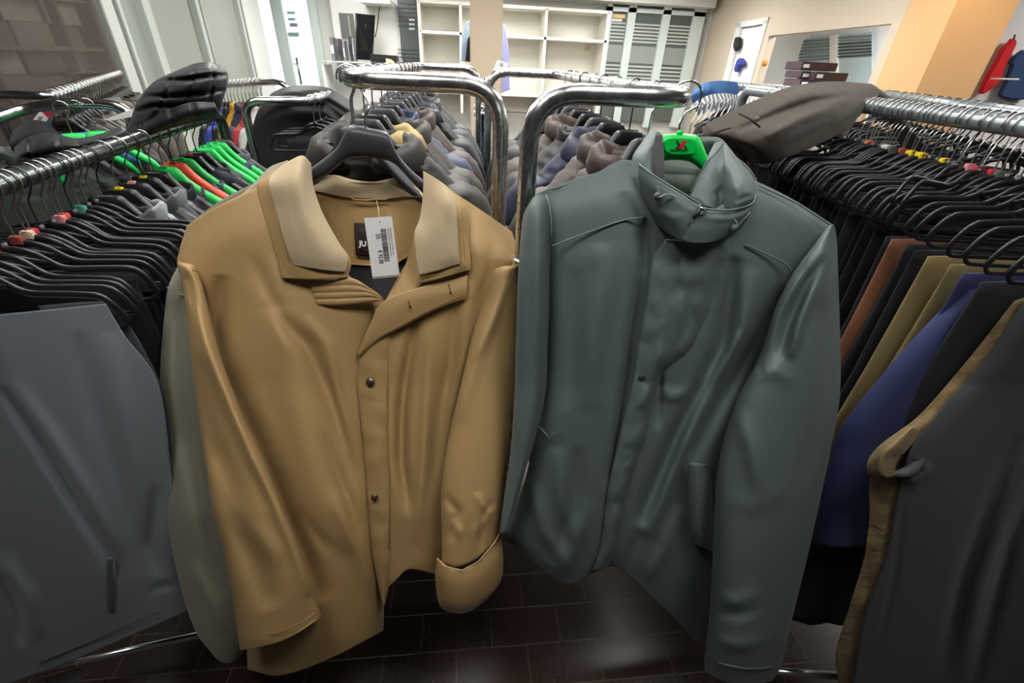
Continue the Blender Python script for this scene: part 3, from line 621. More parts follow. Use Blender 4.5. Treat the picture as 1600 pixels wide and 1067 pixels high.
P2 = crs(np.array([(1186, 290, .0), (1245, 318, .0), (1298, 352, .012)], float), 16); tube('shoulder_seam', atY(P2[:, 0], P2[:, 1], YG(P2[:, 1]) + P2[:, 2] - .008), .0013, pipeg, gj, seg=6)
shell('back_panel', [[(850, 305, .14), (985, 262, .14), (1060, 260, .14), (1180, 290, .14), (1300, 356, .14)], [(855, 480, .2), (960, 480, .24), (1060, 480, .24), (1130, 480, .24), (1210, 490, .2)],
      [(830, 700, .18), (920, 700, .22), (1000, 700, .22), (1080, 700, .22), (1140, 700, .18)], [(800, 838, .16), (880, 860, .2), (960, 866, .2), (1040, 900, .2), (1120, 990, .16)]], YG, green, gj, 40, 50, back=.006)
# green hanger
gh = thing('coat_hanger', A(1065, 258, .87), 'bright green plastic coat hanger with red and black emblem in the green jacket collar', 'hanger')
YGH = .875
up = [(1024, 222), (1034, 212.5), (1045, 209), (1068, 208.5), (1085, 210), (1091, 213), (1098, 224), (1104, 240), (1112, 254), (1122, 266), (1132, 276)]
lo_ = [(1132, 292), (1118, 284), (1106, 277), (1097, 268), (1086, 258), (1074, 252), (1060, 250), (1050, 250), (1038, 251), (1024, 256)][::-1]
U = crs(np.array(up), 40); Lw = crs(np.array(lo_), 40)
VV = []; FF = []
for i in range(40):
    for t, d in prof:
        p = U[i] * (1 - t) + Lw[i] * t; VV.append(atY(p[0], p[1], YGH + d * .9))
for i in range(39):
    for k in range(8): FF.append((i * 8 + k, i * 8 + (k + 1) % 8, (i + 1) * 8 + (k + 1) % 8, (i + 1) * 8 + k))
FF += [tuple(range(8)), tuple(39 * 8 + k for k in range(7, -1, -1))]
fixn(mobj('hanger_body', VV, FF, green2, gh))
def onH(x, y, o=.0115): return A(x, y, YGH - o)
em = [onH(1062.5 + 24.5 * math.copysign(abs(math.cos(a)) ** .55, math.cos(a)), 228.7 + 12 * math.copysign(abs(math.sin(a)) ** .7, math.sin(a)) + .06 * 24 * math.cos(a), .0105) for a in np.linspace(0, 2 * math.pi, 40, endpoint=False)]
e = plate('emblem_plate', em, green2, gh, .0012, dirv=(0, -1, 0))
tube('emblem_rim', em, .0008, plain('emblem_rim_green', lin((0, 140, 50)), .4), gh, closed=True, seg=6)
def mark(name, pts, mat): 
    q = [onH(x, y, .0122) for x, y in pts]; return plate(name, q, mat, gh, .0005, dirv=(0, -1, 0))
mark('emblem_red_bar', [(1059, 232.5), (1067, 220), (1074, 220), (1065.5, 232.5)], plain('emblem_red', lin((215, 35, 45)), .4))
mark('emblem_black_arrow', [(1056, 219.5), (1058.5, 219.5), (1063, 226.5), (1058.5, 232.5), (1055.5, 232.5), (1060, 226.5)], ink)
mark('emblem_black_arrow', [(1069, 229), (1070.5, 226.8), (1074, 232.5), (1071.5, 232.5)], ink)
text_on('emblem_lettering', 'MAXFORT', onH(1047.5, 236.2, .0128), onH(1076, 236.9, .0128) - onH(1047.5, 236.2, .0128), (0, 0, 1), .0052, ink, gh, .0002, width=(onH(1076, 236.9) - onH(1047.5, 236.2)).length)
RGX, RGY, RGZ = .406, .90, 1.656
tube('hook', bend([A(1062, 209, .88), A(1061, 196, .885), A(1070, 176, .89)], .006, 3) + [Vector((RGX + .028 * math.cos(a) , .9, RGZ + .026 * math.sin(a))) for a in np.linspace(-.6, math.pi * 1.05, 14)], .0022, chrome, gh, seg=8)
bm = bmesh.new(); bmesh.ops.create_uvsphere(bm, u_segments=12, v_segments=8, radius=.006); bmesh.ops.translate(bm, vec=A(1062, 208, .88), verts=bm.verts); bmobj('hook_socket', bm, green2, gh, smooth=True)

# ================================================================== OLIVE JACKET BEHIND THE BEIGE ONE
oliv = fabric('olive_grey_cotton', lin((124, 122, 106)), rough=.65, sheen=.3, weave=1200, bump=.15, crease=.2, var=.08)
oj = thing('olive_jacket', A(350, 1000, .66), 'olive grey jacket hanging directly behind the beige jacket, left sleeve showing', 'jacket')
YO = interp([(250, 1.06), (400, .96), (500, .90), (600, .83), (800, .70), (1000, .60), (1067, .58)])
shell('sleeve', [[(278, 415, .02), (284, 408, .01), (292, 408, .01), (298, 420, .02)], [(262, 450, .01), (270, 455), (282, 458), (300, 462, .01)], [(256, 500), (272, 502), (290, 503), (310, 505)], [(250, 580), (275, 580), (298, 580), (325, 580)], [(250, 700), (280, 700), (315, 700), (350, 700)],
      [(262, 820), (298, 820), (335, 815), (370, 810)], [(283, 920), (320, 925), (355, 920), (390, 905)], [(305, 985), (330, 1000), (362, 1000), (392, 985)], [(326, 1015), (342, 1032), (360, 1036), (378, 1022)]], YO, oliv, oj, 40, 100, bulge=.03, back=.05, noise=(.002, 24, 41),
      folds=[([(285, 470), (292, 600), (315, 760), (350, 930)], 14, -.012), ([(268, 480), (265, 600), (280, 760)], 10, .008), ([(300, 880), (330, 940), (350, 990)], 12, .008)])
a = np.array([(261, 449, .0), (272, 456, -.026), (284, 461, -.03), (298, 463, -.02)]); tube('armhole_seam', atY(a[:, 0], a[:, 1], YO(a[:, 1]) + a[:, 2]), .002, oliv, oj, seg=6)
shell('body', [[(300, 345, .06), (350, 310, .02), (400, 285, .0), (440, 268, .03), (520, 262, .06), (640, 275, .06), (700, 300, .04), (780, 350, .06)], [(300, 430, .04), (370, 420), (430, 420), (500, 430), (560, 430), (640, 420), (700, 430), (770, 440, .04)],
      [(320, 640, .06), (380, 640, .1), (440, 640, .1), (500, 640, .1), (560, 640, .1), (620, 640, .1), (680, 640, .1), (740, 640, .06)], [(390, 900, .1), (430, 900, .14), (470, 900, .14), (510, 900, .14), (550, 890, .14), (600, 880, .14), (650, 860, .14), (690, 840, .1)]], lambda y: YO(y) + .10, oliv, oj, 50, 60, back=.05)
shell('collar', [[(394, 290, .02), (420, 262, .02), (450, 250, .03)], [(375, 305, 0), (410, 285, 0), (445, 275, .02)], [(350, 318, .0), (395, 300, 0), (440, 290, .02)]], lambda y: YO(y) + .06, fab((140, 132, 112), rough=.7), oj, 20, 16, back=.02)
# ================================================================== HANGERS AND GARMENTS, BUILT ONCE AND COPIED
def mesh_of(V, Fc, mat, name, fix=True):
    me = bpy.data.meshes.new(name); me.from_pydata([tuple(v) for v in V], [], [tuple(f) for f in Fc])
    if fix:
        bm = bmesh.new(); bm.from_mesh(me); bmesh.ops.recalc_face_normals(bm, faces=bm.faces); bm.to_mesh(me); bm.free()
    me.polygons.foreach_set('use_smooth', [True] * len(me.polygons)); me.materials.append(mat); me.update(); return me
def inst(name, me, parent, mat=None):
    o = bpy.data.objects.new(name, me); COL.objects.link(o); o.parent = parent
    if mat is not None and me.materials[0] != mat:
        o.material_slots[0].link = 'OBJECT'; o.material_slots[0].material = mat
    return o
def hook_pts(r, zs, lean=.0):
    a = np.linspace(math.radians(205), math.radians(-25), 18)
    P = [Vector((math.cos(t) * r, 0, math.sin(t) * r)) for t in a]
    P += [Vector((r * .5, 0, -r * 1.2)), Vector((r * .12, 0, -r * 1.75)), Vector((lean, 0, -r * 2.35)), Vector((lean, 0, (zs - r * 2.35) / 2)), Vector((lean, 0, zs))]
    return [Vector(p) for p in crs(np.array([tuple(p) for p in P]), 40)]
HK = {}
def hook_mesh(r, zs, wr, mat):
    k = (r, zs, wr, mat.name)
    if k not in HK: HK[k] = mesh_of(*tube_data(hook_pts(r, zs), wr, seg=7), mat, 'hook')
    return HK[k]
def frame_mesh():
    half = [(0, -.101), (.022, -.103), (.042, -.114), (.064, -.134), (.085, -.143), (.12, -.145), (.155, -.147), (.18, -.150), (.193, -.16), (.204, -.18), (.209, -.198), (.2, -.212), (.18, -.215), (.12, -.215), (.06, -.215), (0, -.215)]
    H = crs(np.array(half), 56)
    L = [Vector((x, 0, z)) for x, z in H] + [Vector((-x, 0, z)) for x, z in H[::-1][1:-1]]
    V, Fc = tube_data(L, [.0066 if p.z > -.155 else (.0062 if p.z > -.2 else .004) for p in L], seg=10, closed=True, flat=.6)
    # web under the hook socket
    V2, F2 = tube_data([Vector((0, 0, -.088)), Vector((0, 0, -.108))], .007, seg=8)
    V3, F3 = tube_data([Vector((-.055, 0, -.128)), Vector((0, 0, -.112)), Vector((.055, 0, -.128))], .006, seg=8)
    return merge((V, Fc), (V2, F2), (V3, F3))
FRAME = mesh_of(*frame_mesh(), blackp, 'hanger_frame')
def bone_mesh():
    a = [Vector((-.2, 0, -.155)), Vector((-.1, 0, -.135)), Vector((0, 0, -.105))]
def marker_mesh():
    bm = bmesh.new(); box(bm, (-.010, -.007, -.103), (.010, .007, -.087)); bmesh.ops.bevel(bm, geom=bm.edges[:], offset=.002, segments=2, affect='EDGES')
    me = bpy.data.meshes.new('size_marker'); bm.to_mesh(me); bm.free(); me.materials.append(redp); return me
MARKM = marker_mesh()
def clip_mesh():
    bm = bmesh.new(); box(bm, (.148, -.009, -.232), (.176, .009, -.196)); box(bm, (.156, -.012, -.214), (.168, .012, -.19)); bmesh.ops.bevel(bm, geom=bm.edges[:], offset=.002, segments=2, affect='EDGES')
    me = bpy.data.meshes.new('bar_clip'); bm.to_mesh(me); bm.free(); me.materials.append(blackp); return me
CLIPM = clip_mesh()
MARKTXT = {}
def trouser_hanger(pos, yaw, label, group, marker=None, hookr=.0235, hookmat=wire, tilt=0, clip=False, digits=None, roll=0):
    t = bpy.data.objects.new('trouser_hanger', None); COL.objects.link(t); t.location = pos; t.rotation_euler = (tilt, roll, yaw); t.empty_display_size = .03
    tag(t, label, 'hanger', group)
    inst('hanger_frame', FRAME, t); inst('hook', hook_mesh(hookr, -.1, .0017, hookmat), t)
    if marker:
        m = inst('size_marker', MARKM, t, MARK[marker]); m['label'] = marker + ' size marker clipped at the hook base'
        if digits:
            if digits not in MARKTXT:
                V, Fc = text_mesh(digits, .016, .0004); w = max(v.x for v in V)
                MARKTXT[digits] = mesh_of([Vector((v.x - w / 2, -.0075, v.z * 0 + v.y - .1005)) for v in V], Fc, ink, 'size_digits', fix=False)
            inst('size_digits', MARKTXT[digits], m)
    if clip: inst('bar_clip', CLIPM, t)
    return t
def coat_hanger_mesh(w=.215, mat=blackp, deep=False):
    up = [(0, -.088), (.03, -.09), (.038, -.1), (.055, -.125), (.09, -.158), (.14, -.198), (w, -.245)]
    lo2 = [(0, -.128), (.03, -.13), (.045, -.14), (.065, -.16), (.1, -.19), (.145, -.228), (w, -.262)]
    if deep: lo2 = [(x, z - .012) for x, z in lo2]
    U = crs(np.array(up), 16); Lw = crs(np.array(lo2), 16); V = []; Fc = []
    U = np.concatenate([U[::-1] * [-1, 1], U[1:]]); Lw = np.concatenate([Lw[::-1] * [-1, 1], Lw[1:]]); n = len(U)
    pr = [(0, 0), (.15, -.009), (.8, -.010), (1, -.003), (1, .003), (.8, .012), (.15, .010)]
    for i in range(n):
        k = 1 + .6 * abs(U[i][0]) / w
        for t, d in pr:
            p = U[i] * (1 - t) + Lw[i] * t; V.append((p[0], d * k + .0, p[1]))
    m = len(pr)
    for i in range(n - 1):
        for k in range(m): Fc.append((i * m + k, i * m + (k + 1) % m, (i + 1) * m + (k + 1) % m, (i + 1) * m + k))
    Fc += [tuple(range(m)), tuple((n - 1) * m + k for k in range(m - 1, -1, -1))]
    return mesh_of(V, Fc, mat, 'hanger_body')
CHM = coat_hanger_mesh(); CHG = coat_hanger_mesh(.165, greenp, True)
def coat_hanger(pos, yaw, label, group, mat=blackp, hookr=.0205, hookmat=wire, marker=None, fat=False, tilt=0, wr=.0018):
    t = bpy.data.objects.new('coat_hanger', None); COL.objects.link(t); t.location = pos; t.rotation_euler = (tilt, 0, yaw); t.empty_display_size = .03
    tag(t, label, 'hanger', group)
    inst('hanger_body', CHG if fat else CHM, t, mat); inst('hook', hook_mesh(hookr, -.09, wr, hookmat), t)
    if marker:
        m = inst('size_marker', MARKM, t, MARK[marker]); m['label'] = marker + ' size marker clipped at the hook base'
    return t
def ring_loft(rows, n=40, fnb=None, p=.8, name='body', mat=blackm, nz=60, seed=0, wave=.0):
    R = crs(np.array(rows, float), nz); V = []; Fc = []; r = np.random.RandomState(seed)
    ph = r.uniform(0, 6, 6)
    for i, row in enumerate(R):
        z, a, b = row[:3]; cy = row[3] if len(row) > 3 else 0
        k = min(1, i / (nz * .35))
        for j in range(n):
            th = 2 * math.pi * j / n; c, s = math.cos(th), math.sin(th)
            x = a * math.copysign(abs(c) ** p, c); y = b * math.copysign(abs(s) ** p, s)
            d = wave * k * (math.sin(3 * th + ph[0] + z * 3) + .8 * math.sin(7 * th + ph[1] - z * 4) + .6 * math.sin(11 * th + ph[2] + z * 2))
            if fnb: d += fnb(th, z, i / nz)
            y += math.copysign(d, s) * min(1, abs(s) * 2); x += math.copysign(d * .4, c) * abs(c)
            V.append((x, y + cy, z))
    for i in range(nz - 1):
        for j in range(n): Fc.append((i * n + j, i * n + (j + 1) % n, (i + 1) * n + (j + 1) % n, (i + 1) * n + j))
    Fc.append(tuple((nz - 1) * n + j for j in range(n)))
    return V, Fc
def crumple(V, amp, seed, f=120):
    P = np.array([tuple(v) for v in V]); r = np.hypot(P[:, 0] * .3, P[:, 1]) + 1e-6
    d = amp * (snoise(P[:, 0] * f + P[:, 1] * 40, P[:, 2] * f, seed) + .6 * snoise(P[:, 0] * f * 2.1, P[:, 2] * f * 1.6 + P[:, 1] * 60, seed + 7))
    P[:, 1] += d * np.sign(P[:, 1]); P[:, 2] += d * .6; return [tuple(p) for p in P]
def jacket_kit(seed, w=.235, L=.8, puff=0, collar='fold', depth=.055):
    r = np.random.RandomState(seed + 100); q = (lambda th, z, t: puff * abs(math.sin(math.pi * z / .075)) ** .6 - puff * .6) if puff else None
    d = depth
    rows = [(-.26, .05, .02), (-.19, .062, .03), (-.135, .078, .036), (-.125, .09, .04), (-.14, .115, d * .8), (-.172, .15, d * .92), (-.208, .186, d * .95), (-.25, w * .93, d), (-.3, w, d * 1.05), (-.5, w * 1.02, d * 1.15), (-.75, w * 1.05, d * 1.25), (-.125 - L, w * 1.07, d * 1.3)]
    bv, bf = ring_loft(rows, 56, q, .72, nz=90, seed=seed, wave=.006); body = mesh_of(crumple(bv, .005, seed), bf, blackm, 'body')
    S = []
    for sg in (-1, 1):
        pts = [(sg * (w - .06), 0, -.215), (sg * (w - .02), -.003, -.258), (sg * (w + .02), -.008, -.35), (sg * (w + .035), -.015, -.5), (sg * (w + .04), -.03, -.66), (sg * (w + .035), -.045, -.8)]
        P = crs(np.array(pts), 46); V = []; Fc = []; n = 18
        for i, c in enumerate(P):
            t = i / 45; rx = .05 * (min(1, (t * 6) ** .5 + .25)) * (1 - .12 * t); ry = (d + .004) * (min(1, (t * 6) ** .5 + .35)) * (1 - .1 * t)
            for j in range(n):
                th = 2 * math.pi * j / n
                k = 1 + .05 * math.sin(2 * th + t * 14 + seed) + (puff * 5 * (abs(math.sin(math.pi * c[2] / .075)) ** .6 - .6) if puff else 0)
                V.append((c[0] + rx * k * math.cos(th), c[1] + ry * k * math.sin(th), c[2]))
        for i in range(45):
            for j in range(n): Fc.append((i * n + j, i * n + (j + 1) % n, (i + 1) * n + (j + 1) % n, (i + 1) * n + j))
        Fc += [tuple(range(n)), tuple(45 * n + j for j in range(n))]
        S.append(mesh_of(crumple(V, .004, seed + 3), Fc, blackm, 'sleeve'))
    # collar band with a front gap
    prof = {'fold': [(.93, -.155), (.98, -.125), (1.08, -.102), (1.24, -.092), (1.42, -.107), (1.62, -.145), (1.58, -.151), (1.36, -.12), (1.2, -.114), (1.08, -.13), (1.0, -.155)],
            'stand': [(.95, -.155), (1.0, -.12), (1.1, -.09), (1.18, -.083), (1.25, -.09), (1.24, -.12), (1.18, -.155)],
            'puffy': [(.9, -.155), (.98, -.12), (1.08, -.093), (1.25, -.08), (1.45, -.092), (1.5, -.125), (1.4, -.155)]}[collar]
    V = []; Fc = []; n = 40; m = len(prof)
    for i in range(n):
        t = i / (n - 1); th = math.radians(-90 + 16 + 328 * t); e = abs(2 * t - 1) ** 3
        for kx, z in prof:
            jit = .005 * math.sin(th * 3 + seed + z * 30) + .003 * math.sin(th * 8 + 2 * seed - z * 50)
            kx += .03 * math.sin(th * 6 + seed * 2 + z * 60); V.append((.084 * kx * math.cos(th) * (1 + .2 * e), .046 * kx * math.sin(th) * (1.05) - .012 * e, z - .012 - .03 * e * (1 if z > -.14 else .5) + jit + .008 * math.cos(th + seed)))
    for i in range(n - 1):
        for k in range(m): Fc.append((i * m + k, i * m + (k + 1) % m, (i + 1) * m + (k + 1) % m, (i + 1) * m + k))
    Fc += [tuple(range(m)), tuple((n - 1) * m + k for k in range(m - 1, -1, -1))]
    return dict(body=body, sleeves=S, collar=mesh_of(crumple(V, .004, seed + 5, 120), Fc, blackm, 'collar'))
KITS = [jacket_kit(1), jacket_kit(2, collar='stand'), jacket_kit(3, puff=.010, collar='puffy', depth=.06), jacket_kit(4, w=.245, collar='fold', depth=.05), jacket_kit(5, puff=.007, collar='stand', w=.24)]
VEST = jacket_kit(6, w=.215, L=.62, collar='stand')
def jacket(pos, yaw, kit, mat, label, group, colmat=None, sleeves=True, sc=(1, 1, 1), name='jacket', cat='jacket'):
    t = bpy.data.objects.new(name, None); COL.objects.link(t); t.location = pos; t.rotation_euler = (0, 0, yaw); t.scale = sc; t.empty_display_size = .04
    tag(t, label, cat, group)
    inst('body', kit['body'], t, mat); inst('collar', kit['collar'], t, colmat or mat)
    if sleeves:
        for s in kit['sleeves']: inst('sleeve', s, t, mat)
    return t
def trouser_kit(seed, L=.95, hw=.165):
    r = np.random.RandomState(seed); ph = r.uniform(0, 6, 4); V = []; Fc = []; n = 44; nz = 50
    for i in range(nz):
        t = i / (nz - 1); z = -.2 - L * t; b = .006 + .016 * min(1, t * 3) ** .7 + .008 * t; a = hw * (1 + .12 * t) + .006 * math.sin(3 * t + ph[3])
        for j in range(n):
            th = 2 * math.pi * j / n; c, s = math.cos(th), math.sin(th); x = a * math.copysign(abs(c) ** .75, c)
            f = .011 * min(1, t * 4) * (math.sin(x * 22 + ph[0] + t * 1.5) + .6 * math.sin(x * 41 + ph[1] - t * 2))
            V.append((x, b * math.copysign(abs(s) ** .7, s) + f, z + .006 * (1 - abs(c)) * (1 if i == 0 else 0)))
    for i in range(nz - 1):
        for j in range(n): Fc.append((i * n + j, i * n + (j + 1) % n, (i + 1) * n + (j + 1) % n, (i + 1) * n + j))
    Fc += [tuple(range(n)), tuple((nz - 1) * n + j for j in range(n))]
    return mesh_of(V, Fc, blackm, 'trousers')
TRK = [trouser_kit(s, L=l, hw=h) for s, l, h in ((1, .98, .165), (2, 1.05, .17), (3, .9, .16))]
def trousers(pos, yaw, k, mat, label, group, sc=(1, 1, 1)):
    o = bpy.data.objects.new('trousers', TRK[k]); COL.objects.link(o); o.location = pos; o.rotation_euler = (0, 0, yaw); o.scale = sc
    o.material_slots[0].link = 'OBJECT'; o.material_slots[0].material = mat
    return tag(o, label, 'trousers', group)

# ================================================================== RACKS
def rack(label, rail, uprights, mat, r, extra=(), castor=True, group=None, braces=(), feet=()):
    t = thing('clothes_rack', Vector((rail[0][0], rail[0][1], 0)), label, 'clothes rack', group)
    tube('top_rail', rail, r, mat, t, seg=14)
    for u in uprights: tube('upright', u, r * 1.0, mat, t, seg=14)
    for e, er, nm in extra: tube(nm, e, er, mat, t, seg=12)
    for f in feet: castorw(f, t)
    return t
def castorw(p, t):
    p = Vector(p); o = tube('castor', [p + Vector((-.012, 0, .03)), p + Vector((.012, 0, .03))], .03, blackp, t, seg=18)
    tube('castor_fork', [p + Vector((0, 0, .062)), p + Vector((0, 0, .085))], .012, chrome, o, seg=8)
RR = .0172
# centre left rack: tube rises on the right, bends over to the rail and back down at the far end
zl = 1.656
upx = .075
pL = bend([(upx, 1.35, .12), (upx, 1.02, .5), (upx, 1.02, zl), (-.234, 1.03, zl), (-.234, 2.62, zl), (.075, 2.66, zl), (.075, 2.66, .12)], .085, 8)
pL2 = pL
rk1 = thing('clothes_rack', (0, 1.0, 0), 'chrome tube clothes rack behind the beige jacket, rail running back to the left column', 'clothes rack')
tube('top_rail', pL, RR, wchrome, rk1, seg=16)
tube('tube_joint', [(upx, 1.02, 1.352), (upx, 1.02, 1.372)], RR * 1.35, wchrome, rk1, seg=16)
tube('brace_tube', [(upx, 1.02, 1.36), (upx + .02, 1.25, 1.355)], RR * .7, wchrome, rk1, seg=10)
for x in (.075, .115):
    tube('far_upright', [(x, 2.68, .1), (x, 2.68, 1.44)], .02, plain('dark_blue_tube', (.02, .03, .05), .3, .5), rk1, seg=12)
    tube('joint_ring', [(x, 2.68, 1.44), (x, 2.68, 1.462)], .024, chrome, rk1, seg=12); tube('joint_ring', [(x, 2.68, 1.475), (x, 2.68, 1.49)], .024, chrome, rk1, seg=12)
tube('far_upright', [(.115, 2.68, 1.44), (.115, 2.68, 1.62)], .016, chrome, rk1, seg=12)
tube('base_bar', [(.1, 2.66, .12), (-.4, 2.66, .12)], RR, wchrome, rk1, seg=12); tube('base_bar', [(upx, 1.35, .12), (.08, 2.66, .12)], RR, wchrome, rk1, seg=12)
for x, y in ((upx, 1.4), (-.38, 2.66), (.08, 2.66)): castorw((x, y, 0), rk1)
zr = 1.656
rk2 = thing('clothes_rack', (.3, .9, 0), 'chrome tube clothes rack behind the green jacket, rail running back to the column', 'clothes rack')
tube('top_rail', bend([(.115, 1.3, .12), (.115, .86, .6), (.115, .86, zr), (.406, .862, zr), (.40, 2.18, zr), (.105, 2.2, zr), (.105, 2.2, .12)], .085, 8), RR, wchrome, rk2, seg=16)
tube('tube_joint', [(.115, .86, 1.34), (.115, .86, 1.36)], RR * 1.35, wchrome, rk2, seg=16)
tube('base_bar', [(.105, 2.2, .12), (.6, 2.2, .12)], RR, wchrome, rk2, seg=12); tube('base_bar', [(.115, 1.3, .12), (.105, 2.2, .12)], RR, wchrome, rk2, seg=12)
for x, y in ((.115, 1.35), (.11, 2.2), (.58, 2.2)): castorw((x, y, 0), rk2)
tag_ = thing('size_card', A(780, 115, 2.15), 'white card stuck on the far bend of the rack behind the green jacket', 'card')
plate('card_sheet', [A(777, 93, 2.17), A(797, 99, 2.17), A(786, 113, 2.17), A(770, 110, 2.17)], whitep, tag_, .001, dirv=(0, -1, 0))
plate('card_print', [A(781, 99, 2.168), A(785, 98, 2.168), A(786, 102, 2.168), A(782, 103, 2.168)], plain('pale_grey_ink', (.4, .4, .4), .6), tag_, .0006, dirv=(0, -1, 0))
# outer left rack
LZ, LR = 1.47, .019
def LX(y): return -.843 - .1155 * (y - .924)
Lyaw = math.atan2(.1155, 1)
lrk = thing('clothes_rack', (LX(.8), .8, 0), 'dark plated round tube clothes rack on the left carrying trousers and vests', 'clothes rack')
tube('top_rail', bend([(LX(.3), .3, .5), (LX(.3), .3, LZ), (LX(2.12), 2.12, LZ), (LX(2.12), 2.12, .1)], .07, 8), LR, dark_tube, lrk, seg=18)
b0, b1 = atZ(95, 1040, .1), atZ(312, 992, .1); dv = Vector(b1) - Vector(b0)
tube('base_bar', [Vector(b0) - dv * .8, Vector(b1) + dv * .12], .011, chrome, lrk, seg=12)
tube('castor_plate', [Vector(b1) + dv * .1 + Vector((0, 0, -.012)), Vector(b1) + dv * .1 + Vector((0, 0, .01))], .018, chrome, lrk, seg=10)
castorw(Vector((b1[0] + dv.x * .1, b1[1] + dv.y * .1, 0)), lrk)
# outer right rack
RZ_, = (1.627,)
def RX_(y): return 1.105 + .11 * (y - .4)
Ryaw = math.atan2(-.11, 1)
rrk = thing('clothes_rack', (RX_(.8), .8, 0), 'grey round tube clothes rack on the right packed with trousers on hangers', 'clothes rack')
tube('top_rail', bend([(RX_(.25), .25, .1), (RX_(.25), .25, RZ_), (RX_(2.3), 2.3, RZ_), (RX_(2.3), 2.3, .1)], .07, 8), .021, steel_grey, rrk, seg=18)
tube('base_bar', [atZ(1180, 1046, .1), atZ(1310, 1056, .1)], .011, chrome, rrk, seg=12)

# ------------------------------------------------------------------ left rack load
black_tr = fab((26, 27, 30), rough=.75); greytr = fabric('blue_grey_suiting', lin((116, 122, 128)), rough=.75, sheen=.3, weave=900, bump=.2, crease=.12, var=.1)
LM = ['red', None, 'cream', 'red', None, 'brick', 'cream', 'red', None, None, 'pink', 'orange', None, 'teal', None, None]
G1 = 'black trouser hangers on the left rail'
for i in range(16):
    y = .765 + .026 * i + rnd.uniform(-.006, .006); m = LM[i]
    lab = 'black trouser hanger %s, %s on the dark left rail' % ('with %s marker' % m if m else 'without marker', nth(i))
    trouser_hanger((LX(y), y, LZ), Lyaw + rnd.uniform(-.1, .1), lab, G1, m, .0215, wire if i % 4 else dwire, tilt=rnd.uniform(-.1, .04), clip=(i < 2))
# front pair of grey trousers, then dark ones
YT = interp([(440, .755), (480, .75), (700, .70), (1000, .63), (1067, .615)])
lt = thing('trousers', A(150, 1020, .67), 'blue grey suit trousers folded over the front hanger at the left edge', 'trousers')
shell('trouser_leg', [[(-150, 500, .02), (-60, 497), (20, 489), (90, 482), (165, 474, .01)], [(-150, 560, .0), (-60, 555), (30, 545), (110, 535), (196, 525, .01)], [(-160, 650), (-60, 645), (40, 635), (140, 625), (248, 600, .015)],
      [(-170, 780), (-60, 780), (50, 775), (160, 765), (268, 740, .02)], [(-180, 900), (-60, 920), (50, 920), (160, 895), (282, 855, .02)], [(-180, 1000), (-80, 1040), (30, 1028), (150, 990), (296, 920, .02)], [(-180, 1040), (-60, 1085), (60, 1052), (170, 1008), (304, 950, .02)]], YT, greytr, lt, 90, 90, back=.03, noise=(.003, 40, 51),
      folds=[([(0, 605), (60, 690), (110, 770), (165, 860), (185, 905)], 9, -.020), ([(20, 600), (85, 690), (140, 780), (190, 870)], 14, .010), ([(170, 520), (190, 620), (215, 730), (240, 850)], 22, .010), ([(120, 520), (150, 640), (200, 800), (225, 900)], 18, -.009), ([(0, 870), (40, 930), (60, 1000)], 14, .012), ([(0, 900), (25, 960), (35, 1010)], 9, -.014), ([(245, 760), (235, 850), (250, 900)], 10, -.01), ([(230, 925), (260, 915), (280, 920)], 7, -.01)])
P2 = crs(np.array([(60, 1036, -.004), (120, 1012, -.004), (170, 990, -.003), (220, 968, .0), (250, 955, .006)], float), 24); tube('hem_stitching', atY(P2[:, 0], P2[:, 1], YT(P2[:, 1]) + P2[:, 2]), .0012, fab((60, 64, 68), rough=.8), lt, seg=5)
shell('pocket_edge', [[(168, 872, -.006), (176, 870, -.004)], [(168, 915, -.006), (177, 915, -.004)], [(170, 955, -.004), (178, 956, 0)]], YT, fab((80, 86, 92), rough=.8), lt, 5, 20, back=.003)
l2 = thing('trousers', A(200, 800, .8), 'second pair of grey suit trousers showing as a strip behind the front pair', 'trousers')
shell('trouser_leg', [[(60, 478, .04), (120, 472, .04), (173, 470, .035)], [(90, 560, .04), (150, 545, .04), (222, 540, .03)], [(120, 680, .05), (180, 670, .05), (262, 640, .03)], [(140, 850, .05), (200, 840, .05), (272, 820, .04)], [(150, 960, .05), (220, 940, .05), (286, 925, .045)]], YT, fab((66, 70, 75), rough=.8), l2, 30, 40, back=.015)
tg = thing('price_tag', A(105, 1053, .66), 'grey paper tag hanging by a string under the grey trousers hem', 'tag')
plate('tag_card', [A(62, 1060, .655), A(128, 1041, .655), A(142, 1052, .65), A(92, 1080, .645)], plain('grey_paper', lin((120, 122, 120)), .7), tg, .0008)
tube('tag_string', [A(124, 1046, .656), A(118, 1034, .665)], .0007, whitep, tg, seg=5)
dk = [(28, 29, 33), (36, 37, 40), (22, 24, 34), (30, 30, 30), (44, 46, 50)]
for i in range(3, 16):
    y = .775 + .026 * i + .004
    trousers((LX(y), y, LZ), Lyaw, i % 2, fab(dk[i % 5], rough=.8), 'dark trousers on the %s hanger of the left rail' % ORD[i], 'dark trousers on the left rail', sc=(1, .5, .9))
